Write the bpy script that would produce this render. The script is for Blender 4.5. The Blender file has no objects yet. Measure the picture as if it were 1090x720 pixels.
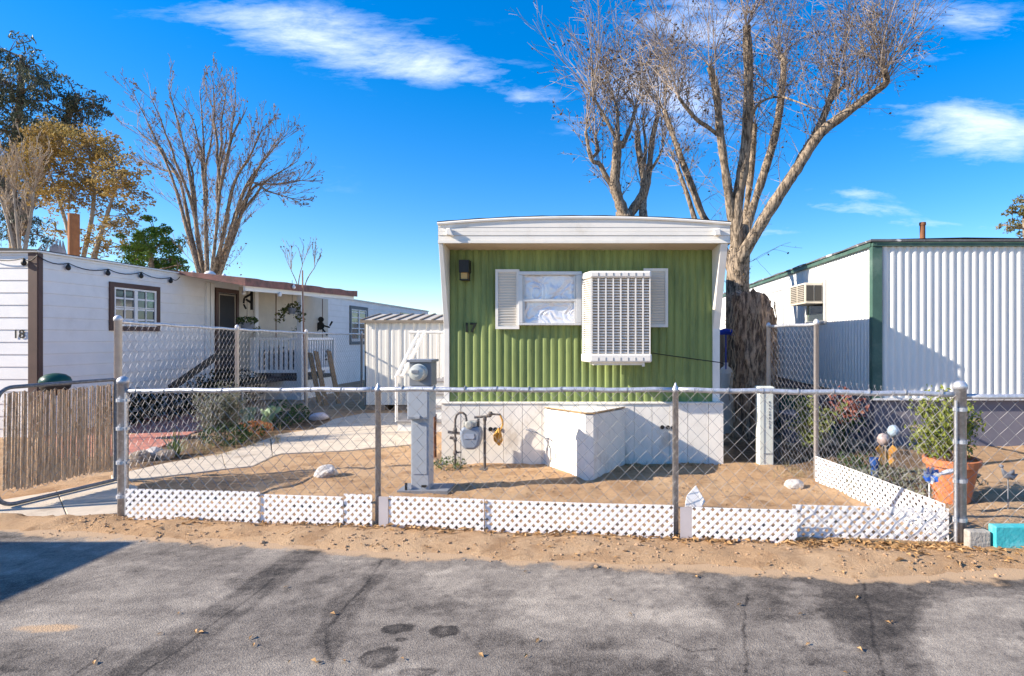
import bpy, bmesh, math, random
import numpy as np
from mathutils import Vector, Matrix, Quaternion, noise as mnoise
random.seed(7)
rnd = random.random
def U(a, b): return a + (b - a) * rnd()
SC = bpy.context.scene
COL = SC.collection
F = 600.0                       # focal length of the photograph in its pixels
def P(px, py, d):               # measured point: pixel seen at distance d (m)
    return Vector(((px - 640) * d / F, d, 1.6 - (py - 360) * d / F))
def X(px, d): return (px - 640) * d / F
def H(py, d): return 1.6 - (py - 360) * d / F
def G(px, py):                  # the ground point seen at a pixel
    d = 960.0 / (py - 360.0)
    return Vector(((px - 640) * d / F, d, 0.0))

# ---------------------------------------------------------------- materials
MATS = {}
def mat(name, col, rough=0.7, var=0.12, scale=6.0, bump=0.0, bscale=60.0, metal=0.0,
        col2=None, mask_scale=3.0, mask=(0.45, 0.65), stretch=(1, 1, 1), spec=0.35, sss=0.0):
    if name in MATS: return MATS[name]
    m = bpy.data.materials.new(name); m.use_nodes = True
    nt = m.node_tree; N = nt.nodes; L = nt.links
    b = N["Principled BSDF"]
    b.inputs["Roughness"].default_value = rough
    b.inputs["Metallic"].default_value = metal
    b.inputs["Specular IOR Level"].default_value = spec
    tc = N.new("ShaderNodeTexCoord"); mp = N.new("ShaderNodeMapping")
    mp.inputs["Scale"].default_value = stretch
    L.new(tc.outputs["Object"], mp.inputs["Vector"])
    n1 = N.new("ShaderNodeTexNoise"); n1.inputs["Scale"].default_value = scale
    n1.inputs["Detail"].default_value = 8; n1.inputs["Roughness"].default_value = 0.65
    L.new(mp.outputs["Vector"], n1.inputs["Vector"])
    r = N.new("ShaderNodeMapRange")
    r.inputs["From Min"].default_value = 0.3; r.inputs["From Max"].default_value = 0.7
    r.inputs["To Min"].default_value = 1 - var; r.inputs["To Max"].default_value = 1 + var
    L.new(n1.outputs["Fac"], r.inputs["Value"])
    mul = N.new("ShaderNodeVectorMath"); mul.operation = 'SCALE'
    L.new(r.outputs["Result"], mul.inputs["Scale"])
    if col2:
        n2 = N.new("ShaderNodeTexNoise"); n2.inputs["Scale"].default_value = mask_scale
        n2.inputs["Detail"].default_value = 9; n2.inputs["Roughness"].default_value = 0.7
        L.new(mp.outputs["Vector"], n2.inputs["Vector"])
        mr = N.new("ShaderNodeMapRange"); mr.interpolation_type = 'SMOOTHSTEP'
        mr.inputs["From Min"].default_value = mask[0]; mr.inputs["From Max"].default_value = mask[1]
        L.new(n2.outputs["Fac"], mr.inputs["Value"])
        mx = N.new("ShaderNodeMix"); mx.data_type = 'RGBA'
        mx.inputs["A"].default_value = (*col, 1); mx.inputs["B"].default_value = (*col2, 1)
        L.new(mr.outputs["Result"], mx.inputs["Factor"])
        L.new(mx.outputs["Result"], mul.inputs[0])
    else:
        mul.inputs[0].default_value = col
    L.new(mul.outputs["Vector"], b.inputs["Base Color"])
    if bump:
        n3 = N.new("ShaderNodeTexNoise"); n3.inputs["Scale"].default_value = bscale
        n3.inputs["Detail"].default_value = 6
        L.new(mp.outputs["Vector"], n3.inputs["Vector"])
        bp = N.new("ShaderNodeBump"); bp.inputs["Strength"].default_value = bump
        bp.inputs["Distance"].default_value = 0.01
        L.new(n3.outputs["Fac"], bp.inputs["Height"]); L.new(bp.outputs["Normal"], b.inputs["Normal"])
    MATS[name] = m
    return m
def leafmat(name, cols, scale=4.0, rough=0.6, trans=0.25):
    """foliage: colour varies from clump to clump by object position; some light passes through a leaf"""
    if name in MATS: return MATS[name]
    m = bpy.data.materials.new(name); m.use_nodes = True
    nt = m.node_tree; N = nt.nodes; L = nt.links
    b = N["Principled BSDF"]; b.inputs["Roughness"].default_value = rough
    b.inputs["Specular IOR Level"].default_value = 0.25
    tc = N.new("ShaderNodeTexCoord")
    n = N.new("ShaderNodeTexNoise"); n.inputs["Scale"].default_value = scale; n.inputs["Detail"].default_value = 5
    n.inputs["Roughness"].default_value = 0.8
    L.new(tc.outputs["Object"], n.inputs["Vector"])
    cr = N.new("ShaderNodeValToRGB"); e = cr.color_ramp.elements
    e[0].position = 0.3; e[1].position = 0.7
    e[0].color = (*cols[0], 1); e[1].color = (*cols[-1], 1)
    for i, c in enumerate(cols[1:-1]):
        k = e.new(0.3 + 0.4 * (i + 1) / (len(cols) - 1)); k.color = (*c, 1)
    L.new(n.outputs["Fac"], cr.inputs["Fac"]); L.new(cr.outputs["Color"], b.inputs["Base Color"])
    t = N.new("ShaderNodeBsdfTranslucent"); L.new(cr.outputs["Color"], t.inputs["Color"])
    mx = N.new("ShaderNodeMixShader"); mx.inputs["Fac"].default_value = trans
    out = N["Material Output"]
    L.new(b.outputs["BSDF"], mx.inputs[1]); L.new(t.outputs["BSDF"], mx.inputs[2])
    L.new(mx.outputs["Shader"], out.inputs["Surface"])
    MATS[name] = m
    return m

# ---------------------------------------------------------------- mesh helpers
class MB:
    def __init__(s): s.v = []; s.f = []
    def add(s, vs, fs):
        o = len(s.v); s.v.extend([tuple(v) for v in vs]); s.f.extend([tuple(i + o for i in f) for f in fs]); return s
    def box(s, x0, x1, y0, y1, z0, z1):
        if x1 < x0: x0, x1 = x1, x0
        if y1 < y0: y0, y1 = y1, y0
        if z1 < z0: z0, z1 = z1, z0
        return s.add([(x0,y0,z0),(x1,y0,z0),(x1,y1,z0),(x0,y1,z0),(x0,y0,z1),(x1,y0,z1),(x1,y1,z1),(x0,y1,z1)],
              [(0,3,2,1),(4,5,6,7),(0,1,5,4),(1,2,6,5),(2,3,7,6),(3,0,4,7)])
    def obox(s, M, sx, sy, sz):      # box of full size sx,sy,sz about the origin of M
        h = [(-.5,-.5,-.5),(.5,-.5,-.5),(.5,.5,-.5),(-.5,.5,-.5),(-.5,-.5,.5),(.5,-.5,.5),(.5,.5,.5),(-.5,.5,.5)]
        return s.add([M @ Vector((a*sx,b*sy,c*sz)) for a,b,c in h],
              [(0,3,2,1),(4,5,6,7),(0,1,5,4),(1,2,6,5),(2,3,7,6),(3,0,4,7)])
    def beam(s, a, b, w, t, up=(0,0,1)):   # bar from a to b, width w (sideways), thickness t (along up)
        a = Vector(a); b = Vector(b); d = (b - a); l = d.length; d.normalize()
        u = Vector(up); sd = d.cross(u)
        if sd.length < 1e-4: sd = d.cross(Vector((1,0,0)))
        sd.normalize(); u2 = sd.cross(d)
        M = Matrix((( d.x, sd.x, u2.x, (a.x+b.x)/2),( d.y, sd.y, u2.y, (a.y+b.y)/2),( d.z, sd.z, u2.z, (a.z+b.z)/2),(0,0,0,1)))
        return s.obox(M, l, w, t)
    def tube(s, pts, r, n=8, cap=True):
        pts = [Vector(p) for p in pts]; k = len(pts)
        rs = r if isinstance(r, (list, tuple)) else [r] * k
        t0 = (pts[1] - pts[0]).normalized()
        ref = Vector((0,0,1)) if abs(t0.z) < 0.9 else Vector((1,0,0))
        u = t0.cross(ref).normalized(); vs = []; fs = []
        for i, p in enumerate(pts):
            t = (pts[min(i+1,k-1)] - pts[max(i-1,0)])
            if t.length < 1e-9: t = t0
            t.normalize()
            u = (u - t * u.dot(t))
            if u.length < 1e-6: u = t.orthogonal()
            u.normalize(); w = t.cross(u)
            for j in range(n):
                a = 2*math.pi*j/n
                vs.append(p + (u*math.cos(a) + w*math.sin(a)) * rs[i])
        for i in range(k-1):
            for j in range(n):
                fs.append((i*n+j, i*n+(j+1)%n, (i+1)*n+(j+1)%n, (i+1)*n+j))
        if cap:
            fs.append(tuple(range(n-1,-1,-1))); fs.append(tuple((k-1)*n+j for j in range(n)))
        return s.add(vs, fs)
    def lathe(s, prof, c=(0,0,0), n=20, axis=None):   # profile (r, z)
        c = Vector(c); vs = []; fs = []; k = len(prof)
        R = Vector((0,0,1)).rotation_difference(Vector(axis)).to_matrix() if axis else Matrix.Identity(3)
        for r, z in prof:
            for j in range(n):
                a = 2*math.pi*j/n
                vs.append(c + R @ Vector((max(r,1e-4)*math.cos(a), max(r,1e-4)*math.sin(a), z)))
        for i in range(k-1):
            for j in range(n):
                fs.append((i*n+j, i*n+(j+1)%n, (i+1)*n+(j+1)%n, (i+1)*n+j))
        fs.append(tuple(range(n-1,-1,-1))); fs.append(tuple((k-1)*n+j for j in range(n)))
        return s.add(vs, fs)
    def prism(s, poly, vec):         # planar polygon (3-D points) pushed along vec
        p = [Vector(q) for q in poly]; v = Vector(vec); n = len(p)
        vs = p + [q + v for q in p]
        fs = [tuple(range(n)), tuple(range(2*n-1, n-1, -1))]
        for i in range(n): fs.append((i, i+n, (i+1)%n+n, (i+1)%n))
        return s.add(vs, fs)
    def grid(s, pts):                # rows of points
        h = len(pts); w = len(pts[0]); vs = [p for r in pts for p in r]; fs = []
        for i in range(h-1):
            for j in range(w-1): fs.append((i*w+j, i*w+j+1, (i+1)*w+j+1, (i+1)*w+j))
        return s.add(vs, fs)
    def build(s, name, m, parent=None, smooth=False, bevel=0.0, fix=True):
        org = parent_world(parent) if parent else None
        me = bpy.data.meshes.new(name)
        if org is not None: vs = [(v[0]-org.x, v[1]-org.y, v[2]-org.z) for v in s.v]
        else: vs = s.v
        me.from_pydata(vs, [], s.f)
        if fix and len(s.f) < 30000:
            bm = bmesh.new(); bm.from_mesh(me); bmesh.ops.recalc_face_normals(bm, faces=bm.faces); bm.to_mesh(me); bm.free()
        me.materials.append(m)
        if smooth:
            me.polygons.foreach_set("use_smooth", [True]*len(me.polygons))
        o = bpy.data.objects.new(name, me); COL.objects.link(o)
        if parent: o.parent = parent
        if bevel:
            b = o.modifiers.new("bevel", 'BEVEL'); b.width = bevel; b.segments = 2; b.limit_method = 'ANGLE'
        return o
WORLD = {}
def parent_world(o):
    v = Vector((0,0,0))
    while o is not None:
        v = v + o.location; o = o.parent
    return v
def tag(o, label=None, cat=None, group=None, kind=None):
    if label: o["label"] = label
    if cat: o["category"] = cat
    if group: o["group"] = group
    if kind: o["kind"] = kind
    return o
def thing(name, loc, label, cat, group=None):
    o = bpy.data.objects.new(name, None); COL.objects.link(o); o.location = loc
    o.empty_display_size = 0.1
    return tag(o, label, cat, group)
def solo(mb, name, m, loc, label, cat, group=None, **k):     # a thing that is one mesh, origin at its base
    o = mb.build(name, m, None, **k)
    loc = Vector(loc); o.data.transform(Matrix.Translation(-loc)); o.location = loc
    return tag(o, label, cat, group)
def recenter(o, loc):
    loc = Vector(loc); o.data.transform(Matrix.Translation(-loc)); o.location = loc
def text_mb(s, size, org, right, up, depth=0.006, bold=0.0):
    cu = bpy.data.curves.new("t", 'FONT'); cu.body = s; cu.size = size; cu.extrude = depth/2; cu.offset = bold
    o = bpy.data.objects.new("t", cu); COL.objects.link(o)
    dg = bpy.context.evaluated_depsgraph_get(); me = bpy.data.meshes.new_from_object(o.evaluated_get(dg))
    right = Vector(right); up = Vector(up); nn = right.cross(up); org = Vector(org)
    mb = MB(); mb.add([org + right*v.co.x + up*v.co.y + nn*v.co.z for v in me.vertices], [tuple(p.vertices) for p in me.polygons])
    bpy.data.objects.remove(o); bpy.data.curves.remove(cu); bpy.data.meshes.remove(me)
    return mb
def rock(c, rx, ry, rz, seed, sub=3, amp=0.28):
    bm = bmesh.new(); bmesh.ops.create_icosphere(bm, subdivisions=sub, radius=1.0)
    c = Vector(c); vs = []
    for v in bm.verts:
        p = v.co.copy(); n = mnoise.noise(p*1.3 + Vector((seed*7.1, seed*3.3, 0)))*amp + mnoise.noise(p*4 + Vector((seed,0,9)))*amp*0.35
        q = p * (1 + n)
        q = Vector((math.copysign(abs(q.x)**0.8, q.x), math.copysign(abs(q.y)**0.8, q.y), q.z))
        vs.append(c + Vector((q.x*rx, q.y*ry, q.z*rz)))
    fs = [tuple(v.index for v in f.verts) for f in bm.faces]
    bm.free(); m = MB(); m.add(vs, fs); return m

def leaf(mb, p, s, up=None, ratio=0.5):
    """one leaf: a small bent two-quad blade"""
    d = Vector((U(-1,1), U(-1,1), U(-1,1)))
    if up is not None: d = d*0.7 + Vector(up)
    if d.length < 1e-3: d = Vector((0,0,1))
    d.normalize(); sd = d.orthogonal().normalized(); sd.rotate(Quaternion(d, U(0, 6.28)))
    n = d.cross(sd); w = s*ratio
    b = p - d*s*0.5; t = p + d*s*0.5; m0 = p + n*s*0.12
    mb.add([b, m0 + sd*w*0.5, t, m0 - sd*w*0.5], [(0,1,2),(0,2,3)])
def clump(mb, c, r, n, s, ratio=0.5, up=None, flat=1.0):
    c = Vector(c)
    for _ in range(n):
        while True:
            v = Vector((U(-1,1), U(-1,1), U(-1,1)))
            if 0.05 < v.length < 1: break
        v = v.normalized() * v.length**0.5
        leaf(mb, c + Vector((v.x*r, v.y*r, v.z*r*flat)), s*U(0.6, 1.3), up, ratio)

# ---- branches
def branch(mb, p, d, L, r, lvl, cfg, leaves=None):
    """grow one branch and its offshoots into mb (a tube each)"""
    n = max(3, int(L / cfg["seg"])); n = min(n, 9)
    pts = [p.copy()]; d = d.normalized(); q = p.copy(); st = L / n
    dirs = [d.copy()]
    for i in range(n):
        d = d + Vector((U(-1,1), U(-1,1), U(-1,1))) * cfg["wig"] + Vector((0,0,1)) * cfg["trop"]
        d.normalize(); q = q + d * st; pts.append(q.copy()); dirs.append(d.copy())
    tip = max(cfg["rmin"], r * 0.25)
    rs = [r + (tip - r) * i / n for i in range(n+1)]
    mb.tube(pts, rs, 6 if r > 0.03 else (4 if r > 0.012 else 3), cap=False)
    if lvl > 0:
        k = int(cfg["kids"][lvl-1] * U(0.75, 1.25) + 0.5)
        for j in range(k):
            t = cfg.get("t0", 0.25) + (0.97 - cfg.get("t0", 0.25)) * (j + U(0,1)) / k
            x = t * n; i = min(int(x), n-1); fr = x - i
            b = pts[i].lerp(pts[i+1], fr); dd = dirs[i+1]
            ax = dd.orthogonal().normalized(); ax.rotate(Quaternion(dd, U(0, 6.283)))
            nd = dd.copy(); nd.rotate(Quaternion(ax, math.radians(U(*cfg["ang"]))))
            branch(mb, b, nd, L * U(*cfg["lr"]) * (1 - 0.45*t), max(cfg["rmin"], min(rs[i] * 0.65, r*0.6)), lvl-1, cfg, leaves)
    if leaves is not None and lvl <= 1:
        for j in range(cfg.get("nl", 0)):
            if rnd() < cfg.get("pl", 1):
                i = int(U(1, n+0.99)); leaves.append(pts[i] + Vector((U(-1,1),U(-1,1),U(-1,1)))*0.06)
def limb(mb, pix, r0, r1, d, dd=0.0, n=10, jit=0.0):
    """a measured limb: pixel points, radii from r0 to r1, at distance d changing by dd along it"""
    k = len(pix); base = []
    for i, (a, b) in enumerate(pix):
        base.append(P(a, b, d + dd * i / max(1, k-1)))
    pts = []; m = 7
    for i in range(k-1):            # Catmull-Rom
        p0 = base[max(i-1,0)]; p1 = base[i]; p2 = base[i+1]; p3 = base[min(i+2,k-1)]
        for j in range(m):
            t = j/m
            pts.append(0.5*((2*p1) + (p2-p0)*t + (2*p0-5*p1+4*p2-p3)*t*t + (3*p1-p0-3*p2+p3)*t**3))
    pts.append(base[-1]); K = len(pts); rs = []
    for i in range(K):
        t = i/(K-1); rr = r0 + (r1-r0)*t
        rs.append(rr * (1 + 0.20*mnoise.noise(pts[i]*5.0) + 0.13*mnoise.noise(pts[i]*14.0)))
        if jit: pts[i] = pts[i] + Vector((mnoise.noise(pts[i]*3), mnoise.noise(pts[i]*3+Vector((5,0,0))), 0))*jit
    mb.tube(pts, rs, n)
    return pts
# ---------------------------------------------------------------- camera, sun, sky
cam = bpy.data.cameras.new("camera"); camo = bpy.data.objects.new("camera", cam); COL.objects.link(camo)
cam.sensor_width = 36; cam.lens = F / 1090 * 36; cam.clip_end = 3000; cam.clip_start = 0.05
cam.shift_x = (545 - 640) / 1090
camo.location = (0, 0, 1.6); camo.rotation_euler = (math.radians(90), 0, 0)
SC.camera = camo
LD = Vector((4.0, 1.0, -2.15)).normalized()
EL = math.asin(-LD.z)
sl = bpy.data.lights.new("sun", 'SUN'); so = bpy.data.objects.new("sun", sl); COL.objects.link(so)
sl.energy = 5.0; sl.angle = math.radians(0.5); sl.color = (1.0, 0.89, 0.74)
so.rotation_euler = LD.to_track_quat('-Z', 'Y').to_euler(); so.location = (-8, -6, 9)
W = bpy.data.worlds.new("World"); SC.world = W; W.use_nodes = True
nt = W.node_tree; N = nt.nodes; L = nt.links
bg = N["Background"]
sky = N.new("ShaderNodeTexSky"); sky.sky_type = 'NISHITA'; sky.sun_disc = False
sky.sun_elevation = EL; sky.sun_rotation = math.atan2(-LD.x, -LD.y)
sky.altitude = 900; sky.air_density = 1.0; sky.dust_density = 0.3; sky.ozone_density = 3.0
hsv = N.new("ShaderNodeHueSaturation"); hsv.inputs["Saturation"].default_value = 1.72; hsv.inputs["Hue"].default_value = 0.511
hsv.inputs["Value"].default_value = 1.60
gam = N.new("ShaderNodeGamma"); gam.inputs["Gamma"].default_value = 0.72
L.new(sky.outputs["Color"], gam.inputs["Color"]); L.new(gam.outputs["Color"], hsv.inputs["Color"])
tc = N.new("ShaderNodeTexCoord"); sep = N.new("ShaderNodeSeparateXYZ"); L.new(tc.outputs["Generated"], sep.inputs[0])
def M_(op, a, b=None, c=None, clamp=False):
    n = N.new("ShaderNodeMath"); n.operation = op; n.use_clamp = clamp
    for i, v in enumerate((a, b, c)):
        if v is None: continue
        if isinstance(v, (int, float)): n.inputs[i].default_value = v
        else: L.new(v, n.inputs[i])
    return n.outputs[0]
yy = M_('MAXIMUM', sep.outputs["Y"], 0.05)
u = M_('DIVIDE', sep.outputs["X"], yy); v = M_('DIVIDE', sep.outputs["Z"], yy)
front = M_('MULTIPLY', M_('SUBTRACT', sep.outputs["Y"], 0.1, clamp=True), 8.0, clamp=True)
cmb = N.new("ShaderNodeCombineXYZ"); L.new(u, cmb.inputs[0]); L.new(v, cmb.inputs[1])
def cloudnoise(sx, sy, rot, sc, det, rough, seed):
    mp = N.new("ShaderNodeMapping"); mp.inputs["Scale"].default_value = (sx, sy, 1); mp.inputs["Rotation"].default_value = (0, 0, rot)
    mp.inputs["Location"].default_value = (seed, seed*0.7, seed)
    L.new(cmb.outputs[0], mp.inputs[0])
    n = N.new("ShaderNodeTexNoise"); n.inputs["Scale"].default_value = sc; n.inputs["Detail"].default_value = det
    n.inputs["Roughness"].default_value = rough; n.inputs["Distortion"].default_value = 0.35
    L.new(mp.outputs[0], n.inputs["Vector"]); return n.outputs["Fac"]
wisp = cloudnoise(1.0, 3.4, 0.16, 4.6, 12, 0.62, 3.1)
fine = cloudnoise(1.0, 4.5, 0.2, 15.0, 8, 0.7, 7.7)
tex = M_('ADD', M_('MULTIPLY', wisp, 0.72), M_('MULTIPLY', fine, 0.28))
# cirrus banks: sky direction (as photograph pixels), half sizes, tilt, strength
banks = [(345, 42, 130, 26, 0.13, 1.0), (440, 70, 110, 20, 0.10, 1.05), (300, 22, 120, 20, 0.05, .9), (560, 104, 60, 14, 0.1, .8),
         (700, 105, 80, 38, 0.1, .95), (745, 22, 75, 30, 0.0, .95), (610, 128, 26, 18, 0, .55), (1045, 140, 90, 34, 0.16, 1.05), (960, 118, 60, 12, 0.2, .6),
         (1030, 18, 80, 20, 0.1, .8), (905, 222, 75, 10, 0.05, .95), (920, 206, 45, 8, 0.0, .8), (1000, 238, 80, 6, 0.05, .7), (830, 246, 40, 8, 0, .7), (985, 62, 70, 10, -0.2, .5), (190, 50, 40, 5, 0, .35), (310, 180, 60, 20, .4, .3)]
tot = None
for (bx, by, hx, hy, tl, st) in banks:
    du = M_('SUBTRACT', u, (bx-640)/F); dv = M_('SUBTRACT', v, -(by-360)/F)
    c, s = math.cos(-tl), math.sin(-tl)
    a = M_('DIVIDE', M_('ADD', M_('MULTIPLY', du, c), M_('MULTIPLY', dv, s)), hx/F)
    b = M_('DIVIDE', M_('SUBTRACT', M_('MULTIPLY', dv, c), M_('MULTIPLY', du, s)), hy/F)
    q = M_('ADD', M_('MULTIPLY', a, a), M_('MULTIPLY', b, b))
    g = M_('MULTIPLY', M_('EXPONENT', M_('MULTIPLY', q, -0.8)), st)
    tot = g if tot is None else M_('MAXIMUM', tot, g)
den = M_('MULTIPLY', M_('SUBTRACT', tex, M_('SUBTRACT', 0.60, M_('MULTIPLY', tot, 0.24))), 3.6, clamp=True)
den = M_('MULTIPLY', den, M_('MULTIPLY', tot, 1.25, clamp=True), clamp=True)
den = M_('MULTIPLY', M_('MULTIPLY', den, front), 0.70)
mxs = N.new("ShaderNodeMix"); mxs.data_type = 'RGBA'
L.new(den, mxs.inputs["Factor"]); L.new(hsv.outputs["Color"], mxs.inputs["A"])
CLOUD = mxs.inputs["B"]; CLOUD.default_value = (5.6, 6.1, 7.6, 1)
L.new(mxs.outputs["Result"], bg.inputs["Color"])
bg.inputs["Strength"].default_value = 0.113
SC.view_settings.view_transform = 'Standard'; SC.view_settings.look = 'None'
SC.view_settings.gamma = 1; SC.view_settings.use_curve_mapping = False
SC.view_settings.exposure = 1.08
SC.render.engine = 'CYCLES'
SC.cycles.max_bounces = 8; SC.cycles.diffuse_bounces = 4; SC.cycles.transparent_max_bounces = 16

# ---------------------------------------------------------------- ground and road
def zf(x): return 5.0 - 0.091*(x + 4.25)          # the street fence
edge_px = [(-60,562),(60,568),(137,573),(240,578),(330,584),(420,591),(545,597),(695,604),(805,608),(915,617),(995,616),(1090,609),(1200,612)]
eg = [G(a, b) for a, b in edge_px]
EX = np.array([p.x for p in eg]); EY = np.array([p.y for p in eg])
def ze(x):
    r = np.interp(x, EX, EY)
    r = np.where(x < EX[0], EY[0] - 0.088*(x-EX[0]), r); return np.where(x > EX[-1], EY[-1] - 0.088*(x-EX[-1]), r)
def vnoise(x, y, seed=0):                        # smooth value noise on arrays
    xi = np.floor(x).astype(np.int64); yi = np.floor(y).astype(np.int64); fx = x - xi; fy = y - yi
    def h(a, b):
        n = (a*374761393 + b*668265263 + seed*1442695041) & 0x7fffffff
        n = ((n ^ (n >> 13)) * 1274126177) & 0x7fffffff
        return ((n ^ (n >> 16)) & 0xffff) / 65535.0
    fx = fx*fx*(3-2*fx); fy = fy*fy*(3-2*fy)
    return (h(xi,yi)*(1-fx)+h(xi+1,yi)*fx)*(1-fy) + (h(xi,yi+1)*(1-fx)+h(xi+1,yi+1)*fx)*fy
def fbm(x, y, seed=0, o=5):
    s = 0; a = 0.5; t = 0
    for i in range(o):
        s = s + a*vnoise(x*2**i + 17.3*i, y*2**i - 9.1*i, seed+i); t += a; a *= 0.55
    return s/t
def smooth(a, b, x):
    t = np.clip((x-a)/(b-a), 0, 1); return t*t*(3-2*t)
def polysd(px, py, poly):                        # signed distance to a polygon, inside positive
    d = np.full(px.shape, 1e9); ins = np.zeros(px.shape, bool); n = len(poly)
    for i in range(n):
        x1, y1 = poly[i]; x2, y2 = poly[(i+1) % n]
        ex, ey = x2-x1, y2-y1; L2 = ex*ex+ey*ey + 1e-12
        t = np.clip(((px-x1)*ex+(py-y1)*ey)/L2, 0, 1)
        d = np.minimum(d, np.hypot(px-x1-t*ex, py-y1-t*ey))
        c = ((y1 > py) != (y2 > py))
        with np.errstate(divide='ignore', invalid='ignore'):
            xx = (x2-x1)*(py-y1)/(y2-y1+1e-12)+x1
        ins ^= c & (px < xx)
    return np.where(ins, d, -d)
def linesd(px, py, ln):
    d = np.full(px.shape, 1e9)
    for (x1, y1), (x2, y2) in zip(ln[:-1], ln[1:]):
        ex, ey = x2-x1, y2-y1; L2 = ex*ex+ey*ey + 1e-12
        t = np.clip(((px-x1)*ex+(py-y1)*ey)/L2, 0, 1)
        d = np.minimum(d, np.hypot(px-x1-t*ex, py-y1-t*ey))
    return d
def gp(l): return [tuple(G(a, b)[:2]) for a, b in l]
def npgrid(name, xs, ys, hfun, m, attrs=None, keep=None):
    Xg, Yg = np.meshgrid(xs, ys); Z = hfun(Xg, Yg); h, w = Xg.shape
    vs = np.stack([Xg.ravel(), Yg.ravel(), Z.ravel()], 1).astype(np.float32)
    idx = np.arange(h*w).reshape(h, w)
    q = np.stack([idx[:-1,:-1].ravel(), idx[:-1,1:].ravel(), idx[1:,1:].ravel(), idx[1:,:-1].ravel()], 1)
    if keep is not None:
        kx = (Xg[:-1,:-1]+Xg[1:,1:])/2; ky = (Yg[:-1,:-1]+Yg[1:,1:])/2
        q = q[keep(kx, ky).ravel()]
    me = bpy.data.meshes.new(name); me.vertices.add(len(vs)); me.vertices.foreach_set("co", vs.ravel())
    me.loops.add(q.size); me.loops.foreach_set("vertex_index", q.ravel().astype(np.int32))
    me.polygons.add(len(q)); me.polygons.foreach_set("loop_start", np.arange(0, q.size, 4, dtype=np.int32))
    me.polygons.foreach_set("use_smooth", np.ones(len(q), bool))
    for an, fn in (attrs or {}).items():
        at = me.attributes.new(an, 'FLOAT', 'POINT'); at.data.foreach_set("value", fn(Xg, Yg).ravel().astype(np.float32))
    me.update(); me.validate(); me.materials.append(m)
    o = bpy.data.objects.new(name, me); COL.objects.link(o); return tag(o, kind='structure')
def axis(segs):
    r = []
    for a, b, s in segs: r.extend(np.arange(a, b, s).tolist())
    r.append(segs[-1][1]); return np.array(r)

def ground_mat():
    m = bpy.data.materials.new("sandy_dirt"); m.use_nodes = True
    nt = m.node_tree; N = nt.nodes; L = nt.links; b = N["Principled BSDF"]
    b.inputs["Roughness"].default_value = 0.95; b.inputs["Specular IOR Level"].default_value = 0.1
    tc = N.new("ShaderNodeTexCoord")
    def nz(s, d=8, r=.6):
        n = N.new("ShaderNodeTexNoise"); n.inputs["Scale"].default_value = s; n.inputs["Detail"].default_value = d
        n.inputs["Roughness"].default_value = r; L.new(tc.outputs["Object"], n.inputs["Vector"]); return n.outputs["Fac"]
    def mix(f, a, c, lo=.4, hi=.6):
        mr = N.new("ShaderNodeMapRange"); mr.interpolation_type = 'SMOOTHSTEP'
        mr.inputs["From Min"].default_value = lo; mr.inputs["From Max"].default_value = hi; L.new(f, mr.inputs["Value"])
        x = N.new("ShaderNodeMix"); x.data_type = 'RGBA'; L.new(mr.outputs[0], x.inputs["Factor"])
        for k, q in (("A", a), ("B", c)):
            if isinstance(q, tuple): x.inputs[k].default_value = (*q, 1)
            else: L.new(q, x.inputs[k])
        return x.outputs["Result"]
    c = mix(nz(0.9), (0.50,0.318,0.178), (0.56,0.385,0.235), .35, .65)
    c = mix(nz(2.3, 9, .72), c, (0.38,0.235,0.13), .46, .66)
    c = mix(nz(7, 9, .7), c, (0.31,0.19,0.105), .54, .70)
    c = mix(nz(16, 9, .75), c, (0.60,0.46,0.32), .58, .74)
    c = mix(nz(60, 6, .7), c, (0.56,0.42,0.29), .58, .72)
    c = mix(nz(95, 4, .7), c, (0.20,0.13,0.08), .64, .74)
    at = N.new("ShaderNodeAttribute"); at.attribute_name = "soil"
    c = mix(at.outputs["Fac"], c, mix(nz(14), (0.13,0.085,0.055), (0.24,0.165,0.10), .35, .65), 0.2, .8)
    L.new(c, b.inputs["Base Color"])
    a = N.new("ShaderNodeMath"); a.operation = 'ADD'; L.new(nz(28, 8, .7), a.inputs[0]); L.new(nz(150, 4, .6), a.inputs[1])
    bp = N.new("ShaderNodeBump"); bp.inputs["Strength"].default_value = 0.9; bp.inputs["Distance"].default_value = 0.022
    L.new(a.outputs[0], bp.inputs["Height"]); L.new(bp.outputs[0], b.inputs["Normal"])
    return m
def gh(x, y):
    e = ze(x); d = y - e
    n = fbm(x*1.7, y*1.7, 3) - 0.5; f = fbm(x*9, y*9, 11, 4) - 0.5
    s = smooth(-0.06, 0.10, d + n*0.16 + f*0.10)
    berm = 0.035*np.exp(-((d-0.28)/0.18)**2)
    near = smooth(0.0, 0.6, d)
    pk = fbm(x*4.2, y*4.2, 15, 4) - 0.5
    h = -0.035 + s*0.040 + s*(f*0.030 + pk*0.046*(0.4+0.6*near) + n*0.03*near + berm*(0.5+fbm(x*3, y*3, 5)))
    flat = smooth(0.05, -0.12, polysd(x, y, PATHG)); flat = np.minimum(flat, smooth(0.05, -0.12, polysd(x, y, GATEG)))
    h = np.where(d > 0.3, h*flat + (1-flat)*-0.01, h)
    h = h + 0.115*smooth(6.5, 7.5, y)*smooth(2.5, 3.5, x)
    far = smooth(24, 40, y)
    return h*(1-far)
PATHPX = [(118,507),(150,500),(176,494),(236,484),(268,474),(296,463),(333,458),(356,446.5),(388,440.5),(470,440),(470,452),(437,474),(367,480.5),(300,483.5),(287,488),(269,497),(200,505),(120,514)]
GATEPX = [(-40,566),(15,559),(129,547),(147,519),(122,512),(60,524),(-40,540)]
PATHG = gp(PATHPX); GATEG = gp(GATEPX)
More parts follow.
